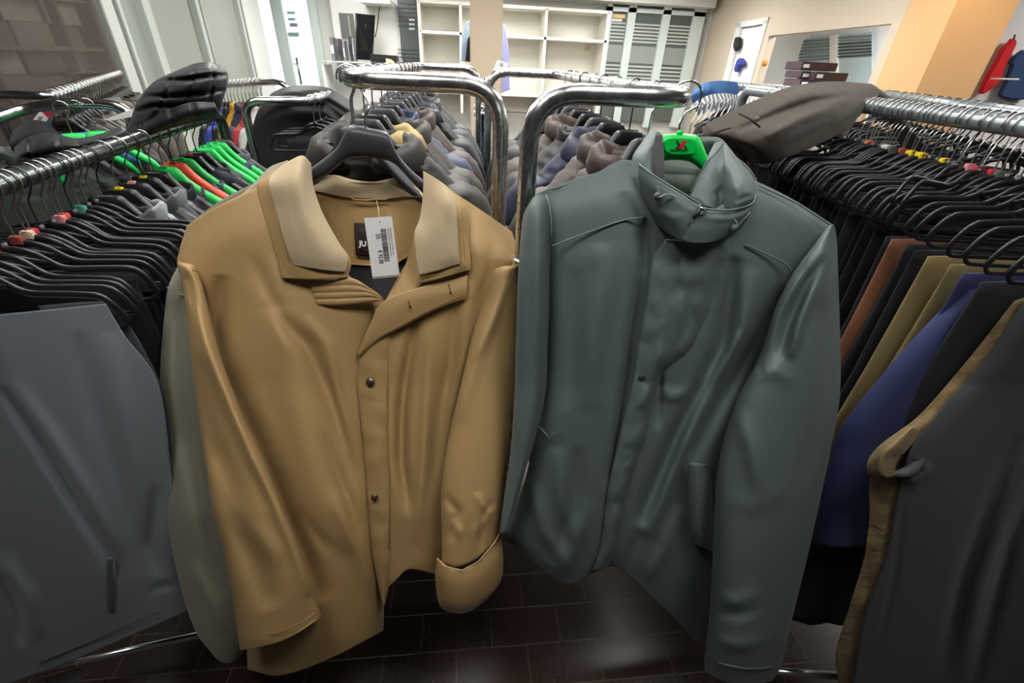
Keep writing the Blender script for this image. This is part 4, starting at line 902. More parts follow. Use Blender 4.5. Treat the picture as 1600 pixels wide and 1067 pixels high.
# vests and jackets further along
LJ = [((60, 62, 66), VEST, 0, None, 'charcoal vest', blackp), ((150, 156, 158), VEST, 0, 'yellow', 'pale grey vest', blackp), ((52, 54, 58), VEST, 0, 'peach', 'dark grey vest', blackp),
      ((120, 126, 128), VEST, 0, 'yellow', 'mid grey vest', blackp), ((40, 42, 48), KITS[4], 1, None, 'black jacket', blackp), ((62, 64, 66), KITS[4], 1, 'green', 'charcoal padded jacket', greenp), ((58, 60, 62), KITS[2], 1, 'red', 'dark grey padded jacket', orangep),
      ((40, 44, 60), KITS[2], 1, 'green', 'navy padded jacket', greenp), ((34, 36, 46), KITS[0], 1, 'red', 'midnight blue jacket', blackp), ((30, 30, 36), KITS[1], 1, None, 'black zip jacket', blackp), ((70, 74, 80), KITS[0], 1, None, 'slate grey jacket', greenp),
      ((66, 70, 76), KITS[3], 1, 'green', 'grey jacket', greenp), ((50, 54, 74), KITS[2], 1, 'green', 'navy quilted jacket', greenp), ((90, 92, 98), KITS[1], 1, None, 'grey zip jacket', greyp)]
for i, (rgb, kit, sl, mk, nm, hm) in enumerate(LJ):
    y = 1.2 + .066 * i
    hn = {blackp: 'black', greenp: 'green', orangep: 'orange', greyp: 'grey'}[hm]
    coat_hanger((LX(y), y, LZ), Lyaw + rnd.uniform(-.06, .06), '%s coat hanger in the %s, %s on left rail' % (hn, nm, nth(i)), 'coat hangers on the left rail', hm, .0215, wire if i % 3 else dwire, mk, fat=hm in (greenp, orangep))
    jacket((LX(y), y, LZ - (.062 if hm in (greenp, orangep) else .035)), Lyaw, kit, fab(rgb, rough=.6), '%s, %s of the vests and jackets on the left rail' % (nm, 'first' if i == 0 else ORD[i]), 'vests and jackets on the left rail', sleeves=bool(sl), sc=(.86, .5, .95), name='jacket' if sl else 'vest', cat='jacket' if sl else 'vest')
# quilted jacket thrown over the left rail
bq = fabric('black_quilted_nylon', lin((34, 35, 38)), rough=.45, sheen=.2, weave=1500, bump=.05, crease=.3, var=.05, crscale=20)
qj = thing('quilted_jacket', A(200, 210, 1.5), 'black quilted jacket with a hood thrown across the left rail', 'jacket')
cst = lambda Y: (lambda py: np.full(np.shape(py), Y))
def quilt(lines, w, a): return [(l, w, -a) for l in lines]
shell('hood', [[(283, 107, .10), (305, 99, .08), (328, 97, .08), (350, 104, .1)], [(240, 128, .05), (280, 118, 0), (325, 110, 0), (356, 116, .07)], [(215, 158, .04), (265, 145, -.03), (320, 130, -.03), (356, 130, .05)], [(203, 190, .05), (255, 175, -.02), (315, 160, -.03), (350, 152, .03)], [(196, 205, .06), (250, 194, .0), (305, 184, -.01), (343, 178, .03)]],
      cst(1.62), bq, qj, 50, 50, bulge=.05, back=.14, folds=quilt([[(205, 176), (240, 165), (290, 166), (345, 168)], [(220, 150), (270, 150), (310, 146), (356, 140)], [(245, 126), (290, 124), (325, 118), (356, 118)], [(232, 196), (250, 170), (262, 140), (272, 112)], [(270, 190), (290, 165), (300, 135), (306, 100)], [(310, 185), (328, 155), (334, 125), (334, 98)]], 3.5, .035), noise=(.004, 20, 61))
shell('hood_brim', [[(190, 205, .03), (225, 192, -.02), (262, 172, -.05), (300, 160, -.05), (335, 160, -.02)], [(188, 215, .03), (228, 203, -.03), (265, 190, -.06), (305, 176, -.06), (340, 172, -.02)], [(196, 216, .05), (232, 210, 0), (270, 200, -.02), (305, 191, -.02), (340, 184, .02)]], cst(1.52), bq, qj, 50, 20, bulge=.02, back=.04,
      folds=quilt([[(222, 186), (222, 212)], [(265, 165), (272, 200)], [(300, 155), (308, 195)]], 3.5, .045))
shell('body', [[(22, 230, .1), (45, 214, .05), (80, 208, .04), (120, 216, .03), (160, 208, .03), (190, 196, .05)], [(22, 250, .03), (50, 235, 0), (90, 228, -.02), (125, 226, -.02), (165, 216, -.02), (198, 205, .03)], [(28, 262, .03), (60, 256, 0), (100, 247, -.01), (135, 236, -.01), (170, 226, 0), (205, 214, .04)]], cst(1.38), bq, qj, 60, 24, bulge=.03, back=.1,
      folds=quilt([[(45, 210), (48, 262)], [(92, 210), (95, 250)], [(122, 212), (126, 242)], [(152, 206), (156, 232)], [(30, 246), (95, 240)]], 3.5, .05), noise=(.004, 16, 62))
shell('collar_opening', [[(20, 205, .1), (45, 188, .1), (75, 190, .1)], [(15, 225, .05), (50, 212, .04), (95, 214, .06)], [(22, 240, .05), (55, 228, .04), (100, 222, .06)]], cst(1.45), fab((16, 16, 18), rough=.9), qj, 24, 20, back=.05, noise=(.006, 15, 63))

# ------------------------------------------------------------------ right rack load
RM = ['grey', 'red', None, 'red', 'pink', None, 'grey', None, 'yellow', None, None, 'yellow', 'yellow', 'yellow', 'yellow', 'brick', None, 'grey', 'clear', 'clear', None, None, 'red', 'yellow', None, None]
G2 = 'black trouser hangers on the right rail'
ys = [.50, .552, .60, .65, .69, .73, .77, .805, .84, .872, .90] + [.925 + .019 * k + rnd.uniform(-.004, .004) for k in range(26)] + [1.46 + .08 * k for k in range(8)]
for i, y in enumerate(ys):
    k = i - 11; m = RM[k] if 0 <= k < 26 else None
    odd = i in (13, 16)
    lab = 'black trouser hanger %s, %s on the grey right rail' % ('with %s marker' % m if m else 'without marker', nth(i))
    trouser_hanger((RX_(y), y, RZ_), Ryaw + rnd.uniform(-.09, .07) + (.45 if odd else 0), lab, G2, m, .0235, wire, tilt=rnd.uniform(-.08, .05), clip=i < 11, digits='71' if m == 'yellow' else None, roll=(.2 if odd else rnd.uniform(-.03, .03)))
RT = [(70, 72, 74), (74, 76, 78), (132, 116, 84), (36, 37, 42), (44, 50, 84), (120, 108, 74), (128, 112, 76), (26, 28, 34), (34, 35, 42), (130, 86, 62), (30, 30, 34)]
RN = ['charcoal grey', 'dark grey', 'khaki', 'black', 'navy blue', 'olive tan', 'tan', 'black', 'dark navy', 'rust brown', 'black']
for i in range(3, 11):
    y = ys[i] + .006
    trousers((RX_(y) - .015, y, RZ_), Ryaw + rnd.uniform(-.04, .04), i % 3, fab(RT[i], rough=.8, sheen=.15), '%s trousers folded over the %s hanger of the right rail' % (RN[i], ORD[i]), 'trousers on the right rail', sc=(1.05, .8, 1.18))
for i in list(range(11, 37, 2)) + list(range(37, 45)):
    y = ys[i] + .004
    trousers((RX_(y), y, RZ_), Ryaw, i % 3, fab(dk[i % 5], rough=.8), 'dark trousers on the %s hanger of the right rail' % ORD[i], 'dark trousers on the right rail', sc=(1, .5, .95))
YR = interp([(480, .60), (600, .60), (760, .56), (1067, .49)])
g1 = thing('trousers', A(1450, 1040, .5), 'charcoal grey trousers hanging nearest at the right edge, leg twisted at the knee', 'trousers')
chg = fabric('charcoal_twill', lin((74, 76, 78)), rough=.7, sheen=.25, weave=1100, bump=.15, crease=.15, var=.08)
shell('trouser_leg', [[(1600, 470, .02), (1640, 465), (1700, 460), (1800, 450), (1900, 440)], [(1540, 560, .02), (1600, 545), (1680, 540), (1790, 530), (1900, 520)], [(1470, 640, .01), (1540, 630), (1640, 620), (1780, 610), (1910, 600)], [(1424, 700, .0), (1500, 695), (1610, 690), (1760, 680), (1920, 670)],
      [(1404, 770, .01), (1490, 770), (1600, 770), (1760, 760), (1930, 750)], [(1384, 870, .01), (1480, 870), (1600, 870), (1770, 860), (1940, 850)], [(1352, 960, .01), (1450, 965), (1580, 970), (1770, 960), (1950, 950)], [(1330, 1075, .01), (1430, 1085), (1570, 1090), (1770, 1090), (1960, 1080)]], YR, chg, g1, 90, 110, back=.03, noise=(.003, 36, 71),
      folds=[([(1590, 680), (1545, 790), (1505, 900), (1470, 1050)], 12, -.014), ([(1610, 700), (1570, 800), (1530, 920), (1500, 1060)], 13, .014), ([(1630, 740), (1580, 850), (1545, 980), (1520, 1080)], 10, -.016), ([(1430, 715), (1450, 735), (1430, 752), (1405, 745)], 8, .014), ([(1405, 735), (1425, 730), (1435, 722)], 6, -.012), ([(1412, 780), (1398, 900), (1372, 1010)], 5, -.004)])
P2 = crs(np.array([(1552, 822, -.002), (1530, 880, -.006), (1505, 960, -.002), (1490, 1060, .0)], float), 24); tube('crease_seam', atY(P2[:, 0], P2[:, 1], YR(P2[:, 1]) + P2[:, 2]), .0008, fab((40, 42, 44), rough=.8), g1, seg=5)
tube('twisted_roll', [Vector(p) for p in crs(np.array([tuple(A(x, y, float(YR(y)) + o)) for x, y, o in ((1392, 738, .012), (1408, 740, .004), (1424, 733, .002), (1436, 718, .006), (1442, 700, .016))]), 16)], [.004 + .007 * math.sin(math.pi * k / 15) for k in range(16)], chg, g1, seg=10)
g2 = thing('trousers', A(1340, 1020, .56), 'khaki cotton trousers beside the nearest grey pair, turned up at the knee', 'trousers')
khk = fab((136, 116, 82), rough=.75, crease=.5, crscale=30)
shell('trouser_leg', [[(1585, 470, .03), (1600, 465, .03), (1625, 460, .03)], [(1510, 565, .03), (1545, 560, .02), (1600, 555, .03)], [(1440, 645, .03), (1480, 640, .02), (1540, 635, .03)], [(1385, 692, .03), (1420, 695, .02), (1480, 700, .03)], [(1360, 745, .03), (1400, 750, .02), (1450, 760, .03)],
      [(1358, 810, .03), (1400, 810, .02), (1450, 810, .03)], [(1349, 875, .03), (1390, 875, .02), (1440, 875, .03)], [(1328, 945, .03), (1370, 945, .02), (1420, 950, .03)], [(1306, 1020, .03), (1350, 1030, .02), (1400, 1030, .03)], [(1312, 1075, .03), (1350, 1080, .02), (1400, 1080, .03)]], YR, khk, g2, 30, 90, back=.03, noise=(.004, 10, 72), stretch=1)
shell('turned_hem', [[(1416, 665, .01), (1428, 668, .0), (1438, 678, .01)], [(1375, 695, .01), (1398, 694, -.015), (1420, 700, .0)], [(1357, 718, .01), (1380, 712, -.02), (1404, 718, .0)], [(1355, 740, .01), (1375, 738, -.02), (1398, 734, .0)], [(1370, 750, .012), (1385, 747, -.01), (1400, 742, .005)]], YR, khk, g2, 24, 24, back=.02, noise=(.003, 9, 73), stretch=1)
g3 = thing('trousers', A(1300, 850, .66), 'navy blue trousers hanging third from the front on the right rail', 'trousers')
nvy = fabric('navy_twill', lin((46, 54, 92)), rough=.7, sheen=.2, weave=1100, bump=.15, crease=.15, var=.08)
YN = interp([(440, .70), (500, .69), (700, .66), (900, .6)])
shell('trouser_leg', [[(1500, 455, .02), (1540, 450), (1600, 440), (1680, 430, .02)], [(1440, 515, .02), (1490, 515), (1560, 515), (1640, 515, .02)], [(1370, 595, .02), (1420, 600), (1490, 600), (1580, 600, .02)], [(1312, 672, .02), (1360, 680), (1430, 685), (1520, 690, .02)], [(1286, 760, .02), (1330, 765), (1400, 765), (1480, 765, .02)], [(1270, 850, .02), (1310, 855), (1380, 855), (1450, 855, .02)]], YN, nvy, g3, 50, 60, back=.03, bulge=.012, noise=(.002, 30, 74))
# brown trousers laid across the right rail
br = fabric('dark_brown_gabardine', lin((66, 58, 50)), rough=.65, sheen=.25, weave=1000, bump=.2, crease=.2, var=.08)
bt = thing('trousers', A(1250, 190, 1.25), 'dark brown trousers laid across the right rail behind the green jacket', 'trousers')
YBR = lambda py: np.full(np.shape(py), 1.25)
shell('trouser_leg', [[(1096, 203, -.05), (1110, 190, -.05), (1145, 172, -.02), (1195, 150, .05), (1240, 134, .12), (1300, 127, .22), (1362, 131, .34)],
      [(1104, 214, -.07), (1128, 204, -.09), (1170, 186, -.06), (1220, 164, .0), (1265, 148, .06), (1320, 142, .16), (1372, 138, .3)],
      [(1130, 222, -.09), (1155, 214, -.11), (1195, 200, -.09), (1240, 182, -.03), (1285, 166, .04), (1330, 156, .12), (1372, 150, .26)],
      [(1160, 232, -.09), (1180, 228, -.12), (1215, 216, -.1), (1255, 202, -.05), (1295, 186, .02), (1332, 172, .1), (1362, 160, .2)],
      [(1172, 255, -.05), (1195, 256, -.08), (1230, 246, -.08), (1265, 232, -.04), (1300, 216, .02), (1328, 200, .08), (1345, 176, .16)]], YBR, br, bt, 90, 60, back=.03, noise=(.006, 30, 75), stretch=1,
      folds=[([(1150, 205), (1215, 178), (1270, 158), (1330, 148)], 6, -.02), ([(1195, 215), (1250, 185), (1310, 165)], 9, .02), ([(1300, 130), (1250, 145), (1200, 168)], 8, .012), ([(1225, 235), (1270, 210), (1310, 190)], 10, -.014)])
shell('hanging_leg', [[(1345, 134, .36), (1362, 133, .36), (1376, 140, .38)], [(1356, 160, .32), (1378, 150, .32), (1398, 158, .34)], [(1385, 185, .34), (1400, 180, .34), (1418, 188, .36)], [(1400, 215, .36), (1425, 215, .36), (1440, 222, .36)], [(1420, 245, .38), (1440, 245, .38), (1452, 245, .38)]], YBR, br, bt, 20, 30, back=.02)
shell('waistband', [[(1128, 226, -.03), (1146, 220, -.06), (1163, 228, -.06)], [(1135, 238, -.03), (1152, 235, -.07), (1168, 240, -.05)], [(1142, 250, -.0), (1158, 252, -.03), (1172, 252, -.02)]], YBR, fab((70, 62, 54), rough=.7), bt, 16, 12, back=.03)
tube('pocket_seam', [A(1154, 177, 1.165), A(1172, 186, 1.145), A(1188, 199, 1.13)], .0022, fab((48, 42, 36), rough=.8), bt, seg=6)
tube('pocket_seam', [A(1116, 208, 1.135), A(1130, 203, 1.13), A(1143, 199, 1.14)], .0022, fab((48, 42, 36), rough=.8), bt, seg=6)
bm = bmesh.new(); bmesh.ops.create_uvsphere(bm, u_segments=12, v_segments=8, radius=.007); bmesh.ops.transform(bm, matrix=Matrix.LocRotScale(A(1183, 186, 1.13), None, (1, .5, .8)), verts=bm.verts); bmobj('button', bm, plain('brown_button', lin((120, 108, 96)), .35), bt, smooth=True)

# ------------------------------------------------------------------ centre racks load
C3 = [((84, 78, 68), 3, 'khaki brown casual jacket'), ((28, 30, 34), 0, 'mustard collared black jacket'), ((98, 88, 78), 2, 'taupe padded jacket'), ((50, 62, 88), 4, 'blue padded jacket'), ((104, 82, 70), 2, 'brown padded jacket'), ((62, 64, 68), 1, 'charcoal stand collar jacket'),
      ((44, 46, 50), 0, 'black jacket'), ((74, 80, 84), 3, 'slate grey blouson'), ((70, 78, 98), 2, 'steel blue padded jacket'), ((36, 37, 40), 1, 'black stand collar jacket'), ((66, 68, 72), 4, 'dark grey padded jacket'), ((48, 50, 56), 3, 'dark blouson'), ((40, 42, 48), 0, 'black coat')]
for i, (rgb, k, nm) in enumerate(C3[:11]):
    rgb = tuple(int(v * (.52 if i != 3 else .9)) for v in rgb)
    y = 1.21 + .132 * i + rnd.uniform(-.02, .02); x = -.234 + rnd.uniform(-.02, .02)
    yw = rnd.uniform(-.34, -.12)
    coat_hanger((-.234, y, zl), yw, '%s plastic coat hanger inside the %s behind the beige jacket' % ('black', nm), 'coat hangers on the rack behind the beige jacket', blackp if i % 2 else greyp, .0195, chrome if i < 5 else dwire)
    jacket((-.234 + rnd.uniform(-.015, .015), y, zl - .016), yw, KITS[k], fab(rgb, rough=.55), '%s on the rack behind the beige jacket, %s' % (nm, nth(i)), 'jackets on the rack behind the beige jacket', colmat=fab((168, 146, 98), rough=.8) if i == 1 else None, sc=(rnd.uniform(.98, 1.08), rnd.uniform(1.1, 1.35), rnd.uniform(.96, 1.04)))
C4 = [((92, 62, 56), 2, 'maroon brown padded jacket'), ((100, 82, 72), 2, 'taupe brown padded jacket'), ((56, 70, 104), 3, 'blue denim jacket'), ((60, 62, 66), 1, 'charcoal stand collar jacket'), ((110, 90, 78), 2, 'light brown padded jacket'), ((62, 70, 76), 4, 'slate padded jacket'),
      ((48, 50, 54), 0, 'black jacket'), ((58, 62, 68), 4, 'dark slate padded jacket'), ((40, 44, 50), 3, 'black blouson'), ((50, 56, 60), 0, 'dark green grey jacket'), ((42, 44, 50), 1, 'black stand collar jacket')]
for i, (rgb, k, nm) in enumerate(C4[:9]):
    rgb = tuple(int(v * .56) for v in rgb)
    y = 1.06 + .13 * i + rnd.uniform(-.02, .02); yw = rnd.uniform(.08, .3)
    coat_hanger((.403, y, zr), yw, 'black plastic coat hanger inside the %s behind the green jacket' % nm, 'coat hangers on the rack behind the green jacket', blackp if i % 3 else greyp, .0195, dwire if i % 2 else chrome)
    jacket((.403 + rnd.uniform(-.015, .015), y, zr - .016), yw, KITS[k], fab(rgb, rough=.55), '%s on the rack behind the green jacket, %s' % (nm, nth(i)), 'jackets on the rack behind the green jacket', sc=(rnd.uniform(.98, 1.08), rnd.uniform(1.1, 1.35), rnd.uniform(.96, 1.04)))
# spare hooks bunched at the two front bends
for i in range(3):
    coat_hanger((-.234, 1.075 + .010 * i, zl), .05 * (i - 1), 'charcoal coat hanger bunched behind the beige jacket hanger, %s' % nth(i), 'bunched coat hangers at the front bend', greyp, .0195, chrome, tilt=-.06).scale = (.78, .8, 1)
# far left racks
def far_rack(label, path, r, mat, uprights=(), group=None):
    t = thing('clothes_rack', Vector((path[0][0], path[0][1], 0)), label, 'clothes rack', group)
    tube('top_rail', path, r, mat, t, seg=12)
    for u in uprights: tube('upright', u, r, mat, t, seg=10)
    return t
def down(p): p = Vector(p); return Vector((p.x, p.y, .05))
m0, m1 = Vector(atZ(78, 150, 1.48)), Vector(atZ(186, 115, 1.48))
e0 = Vector(A(-20, 146, m0.y)); e1 = A(100, 122, m1.y + .05)
far_rack('chrome clothes rack at the far left with a long row of empty silver hooks', bend([down(e0), e0, m0, m1, A(104, 116, m1.y), down(A(98, 135, m1.y))], .07, 6), .017, chrome)
for i in range(26):
    t = i / 25; p = m0.lerp(m1, .02 + .96 * t); yw = math.atan2(-(m1 - m0).x, (m1 - m0).y)
    coat_hanger(p, yw + rnd.uniform(-.06, .06), 'dark coat hanger with silver hook on the far left rack, %s' % nth(i), 'silver hooked hangers on the far left rack', blackp, .025, wire, wr=.0032)
for i in range(9):
    t = (i + .5) / 9; p = m0.lerp(m1, t); nmc = [((40, 36, 34), 'black'), ((60, 58, 56), 'dark grey'), ((90, 82, 72), 'taupe')][i % 3]
    jacket(p - Vector((0, 0, .015)), yw, KITS[i % 5], fab(nmc[0], rough=.6), '%s garment on the far left rack, %s' % (nmc[1], nth(i)), 'garments on the far left rack', sc=(.95, .9, 1))
npth = [A(-60, 196, 1.95), A(-10, 186, 2.0), A(40, 170, 2.08), A(90, 163, 2.1), A(150, 162, 2.12), A(184, 167, 2.12), A(203, 180, 2.12), A(206, 200, 2.12)]
npth = [Vector(p) for p in crs(np.array([tuple(p) for p in npth]), 40)]
far_rack('chrome clothes rack with a curved top in front of the far left rack', npth + [down(npth[-1])], .019, chrome)
for i, (px, py, Y, mat, nm) in enumerate(((95, 164, 2.05, greenp, 'green'), (135, 160, 2.02, greenp, 'green'), (118, 163, 2.08, plain('blue_plastic', lin((80, 110, 190)), .4), 'blue'))):
    coat_hanger(A(px, py + 4, Y), .5, '%s plastic coat hanger hanging from the curved far left rack, %s' % (nm, nth(i)), 'coloured hangers on the curved far left rack', mat, .022, chrome, fat=True)
for i, (px, Y, rgb) in enumerate(((20, 2.0, (60, 66, 62)), (60, 2.06, (40, 42, 46)), (105, 2.2, (46, 50, 50)), (150, 2.25, (34, 36, 38)))):
    p = A(px, 172, Y); p.z = 1.44
    jacket(p, .5, KITS[(i + 1) % 5], fab(rgb, rough=.6), 'dark jacket on the curved far left rack, %s' % nth(i), 'jackets on the curved far left rack', sc=(.9, .8, 1))
for i, (q, lab) in enumerate((([(48, 192), (61, 175), (82, 175), (66, 199)], 'white swing tag with red corner on the curved far left rack'), ([(160, 188), (212, 168), (208, 182), (178, 188)], 'large white paper sign lying over the far left hangers'), ([(150, 155), (186, 152), (200, 168), (160, 172)], 'pale grey card standing among the far left hangers'))):
    Yc = (1.95, 2.0, 2.6)[i]; tt = thing('paper_tag', A(q[0][0], q[0][1], Yc), lab, 'tag'); plate('tag_card', [A(x, y, Yc) for x, y in q], whitep if i < 2 else plain('grey_card', (.45, .45, .42), .6), tt, .001)
    if i == 0: plate('red_corner', [A(66, 175, 1.948), A(82, 175, 1.948), A(76, 184, 1.948)], redp, tt, .0008); plate('tag_print', [A(60, 182, 1.948), A(67, 182, 1.948), A(64, 189, 1.948), A(58, 188, 1.948)], plain('tag_grey', (.25, .25, .25), .6), tt, .0008)
# small racks behind the left rack
p1 = A(382, 205, 2.25); p2 = A(380, 160, 2.25); p3 = A(480, 157, 2.3)
far_rack('short chrome rack end in front of the black coat, left of the beige jacket', bend([down(p1), p2 + Vector((0, 0, .005)), p3], .07, 8) + [p3 + Vector((.01, .5, 0))], .017, chrome)
for i in range(4):
    p = p3 + Vector((.002, .05 + .1 * i, 0)); trouser_hanger(p, .1, 'black clip hanger on the short rack end, %s' % nth(i), 'clip hangers on the short rack end', None, .02, chrome)
    if i: trousers(p, .1, i % 3, fab((24, 24, 26), rough=.8), 'black trousers on the short rack end, %s' % nth(i), 'black trousers on the short rack end', sc=(1, .7, .9))
q0, q1 = A(340, 134, 3.4), A(405, 129, 3.0); q2 = A(438, 128, 2.85)
far_rack('chrome rack left of the glass door with a row of wire hooks', bend([A(330, 136, 3.6), q1, q2, A(456, 142, 2.85), down(A(456, 150, 2.85))], .04, 5), .015, chrome)
for i in range(12):
    p = q0.lerp(q1, i / 11); coat_hanger(p, 1.3, 'wire hooked hanger on the rack left of the glass door, %s' % nth(i), 'wire hooked hangers left of the glass door', blackp if i % 4 else MARK['yellow'], .022, wire, wr=.003)
for i, (rgb, nm) in enumerate((((30, 30, 34), 'black'), ((60, 80, 180), 'bright blue'), ((36, 36, 40), 'charcoal'), ((210, 160, 50), 'yellow'), ((50, 52, 70), 'navy'), ((160, 50, 60), 'red'), ((190, 190, 186), 'white'))):
    p = q0.lerp(q1, i / 6) - Vector((0, 0, .015)); jacket(p, 1.3, KITS[(i + 3) % 5], fab(rgb, rough=.6), '%s top on the rack left of the glass door' % nm, 'tops on the rack left of the glass door', sc=(.9, .7, .9))
dc = thing('coat', A(470, 200, 2.4), 'long black coat draped over hangers left of the beige jacket', 'coat')
shell('coat_body', [[(425, 145, .12), (445, 136, .08), (480, 133, .08), (515, 138, .1), (545, 155, .14)], [(405, 168, .05), (440, 152, -.02), (480, 147, -.03), (520, 155, .0), (556, 175, .08)], [(395, 195, .04), (435, 178, -.03), (480, 172, -.05), (525, 180, -.02), (562, 200, .06)], [(385, 225, .06), (430, 215, .0), (480, 210, 0), (525, 215, .0), (565, 230, .08)], [(372, 310, .06), (420, 310, .0), (480, 310, 0), (530, 310, .0), (575, 310, .08)]], cst(2.62), fab((36, 36, 37), rough=.6), dc, 60, 60, back=.2, bulge=.04,
      folds=[([(440, 150), (500, 150), (560, 190)], 5, -.03), ([(460, 140), (520, 150), (560, 175)], 4, -.02), ([(450, 165), (510, 165), (555, 205)], 5, -.03), ([(400, 190), (430, 165), (470, 160)], 6, .03)], noise=(.008, 20, 81))
# racks at the right, behind the first one
s0, s1 = Vector(atZ(1640, 186, 1.62)), Vector(atZ(1375, 148, 1.62))
s1 = s0 + (s1 - s0) * 1.0
far_rack('second grey tube clothes rack at the right, behind the trouser rail', [s0, s1], .024, steel_grey, [[s1, down(s1)]])
yw = math.atan2(-(s1 - s0).x, (s1 - s0).y)
for i in range(18):
    t = (i + .7) / 19 + rnd.uniform(-.015, .015); p = s0.lerp(s1, t); trouser_hanger(p, yw + rnd.uniform(-.2, .2), 'black trouser hanger on the second right rack, %s' % nth(i), 'trouser hangers on the second right rack', None, .026, wire)
for i in range(7):
    p = s0.lerp(s1, (i + .5) / 7); trousers(p, yw, i % 3, fab(dk[i % 5], rough=.8), 'dark trousers on the second right rack, %s' % nth(i), 'dark trousers on the second right rack', sc=(1, .8, .9))
v0, v1 = Vector(atZ(1236, 152, 1.6)), Vector(atZ(1142, 136, 1.6)); v0 = A(1250, 146, 2.6); v1 = A(1145, 138, 3.4); v1.z = v0.z = 1.61
far_rack('grey tube clothes rack beyond the brown trousers', [v0, v1], .02, steel_grey, [[v1, down(v1)]])
yw = math.atan2(-(v1 - v0).x, (v1 - v0).y)
for i in range(16):
    p = v0.lerp(v1, (i + .5) / 16); coat_hanger(p, yw + rnd.uniform(-.1, .1), 'silver hooked coat hanger on the rack beyond the brown trousers, %s' % nth(i), 'silver hooked hangers beyond the brown trousers', blackp, .026, wire, wr=.003)
for i, (rgb, nm) in enumerate((((200, 200, 200), 'white'), ((70, 110, 180), 'blue'), ((180, 170, 165), 'pale striped'), ((60, 62, 66), 'grey'), ((36, 36, 40), 'black'))):
    p = v0.lerp(v1, (i + .8) / 5.6) - Vector((0, 0, .015)); jacket(p, yw, KITS[(i) % 5], fab(rgb, rough=.7), '%s shirt on the rack beyond the brown trousers' % nm, 'shirts on the rack beyond the brown trousers', name='shirt', cat='shirt', sc=(.85, .8, .9))
sb = thing('shirt', A(1115, 150, 3.1), 'blue and white shirt heaped on top of the rack right of the green hanger', 'shirt')
shell('shirt_cloth', [[(1084, 140, .05), (1100, 130, 0), (1125, 126, 0), (1152, 128, .05)], [(1080, 150, .03), (1100, 140, -.04), (1125, 137, -.04), (1155, 140, .03)], [(1082, 162, .03), (1105, 152, -.03), (1130, 150, -.03), (1150, 150, .03)]], cst(3.1), fab((84, 130, 190), rough=.8, crease=.8), sb, 30, 24, back=.15, noise=(.03, 9, 91), stretch=1)
sw = thing('shirt', A(1115, 168, 3.0), 'grey and white striped shirt lying below the blue shirt', 'shirt')
def stripes():
    m, nt, b = new_mat('striped_cotton'); N = nt.nodes; L = nt.links; tc = N.new('ShaderNodeTexCoord'); w = N.new('ShaderNodeTexWave'); w.inputs['Scale'].default_value = 14; w.inputs['Distortion'].default_value = 2
    L.new(tc.outputs['Object'], w.inputs['Vector']); r = N.new('ShaderNodeValToRGB'); r.color_ramp.elements[0].color = (.75, .75, .75, 1); r.color_ramp.elements[1].color = (.2, .2, .24, 1); r.color_ramp.elements[0].position = .45; r.color_ramp.elements[1].position = .6
    L.new(w.outputs['Fac'], r.inputs[0]); L.new(r.outputs[0], b.inputs['Base Color']); b.inputs['Roughness'].default_value = .8; return m
shell('shirt_cloth', [[(1088, 158, .03), (1110, 148, 0), (1135, 146, 0), (1160, 150, .03)], [(1086, 168, .0), (1110, 160, -.04), (1135, 158, -.04), (1162, 162, .0)], [(1090, 180, .0), (1112, 174, -.03), (1138, 172, -.03), (1158, 172, .0)]], cst(2.95), stripes(), sw, 30, 20, back=.1, noise=(.02, 10, 92), stretch=1)
for i in range(7):
    p = A(1085 + 9 * i, 172 - 1.5 * i, 1.7 + .05 * i); trouser_hanger(p, .5, 'black clip hanger behind the green hanger, %s' % nth(i), 'clip hangers behind the green hanger', None, .02, chrome)
# ================================================================== ROOM
def S(o): o['kind'] = 'structure'; return o
def quad(name, pts, mat, thick=.02, d=(0, 1, 0)):
    o = plate(name, [Vector(p) for p in pts], mat, None, thick, dirv=d); return S(o)
def tile_mat():
    m, nt, b = new_mat('brown_klinker_tiles'); N = nt.nodes; L = nt.links
    tc = N.new('ShaderNodeTexCoord'); mp = N.new('ShaderNodeMapping'); L.new(tc.outputs['Object'], mp.inputs['Vector'])
    mp.inputs['Location'].default_value = (.05, .012, 0)
    br_ = N.new('ShaderNodeTexBrick'); L.new(mp.outputs[0], br_.inputs['Vector'])
    br_.inputs['Scale'].default_value = 1; br_.inputs['Brick Width'].default_value = .24; br_.inputs['Row Height'].default_value = .125; br_.inputs['Mortar Size'].default_value = .0025; br_.inputs['Mortar Smooth'].default_value = .2
    br_.inputs['Color1'].default_value = (*lin((72, 52, 45)), 1); br_.inputs['Color2'].default_value = (*lin((60, 43, 37)), 1); br_.inputs['Mortar'].default_value = (*lin((98, 80, 70)), 1)
    no = N.new('ShaderNodeTexNoise'); no.inputs['Scale'].default_value = 60; no.inputs['Detail'].default_value = 4; L.new(tc.outputs['Object'], no.inputs['Vector'])
    mx = N.new('ShaderNodeMixRGB'); mx.blend_type = 'MULTIPLY'; mx.inputs[0].default_value = .35; L.new(br_.outputs['Color'], mx.inputs[1]); L.new(no.outputs['Fac'], mx.inputs[2]); L.new(mx.outputs[0], b.inputs['Base Color'])
    bp = N.new('ShaderNodeBump'); bp.inputs['Strength'].default_value = .4; bp.inputs['Distance'].default_value = .004; bp.invert = True; L.new(br_.outputs['Fac'], bp.inputs['Height']); L.new(bp.outputs[0], b.inputs['Normal'])
    b.inputs['Roughness'].default_value = .24; b.inputs['Specular IOR Level'].default_value = .9
    return m
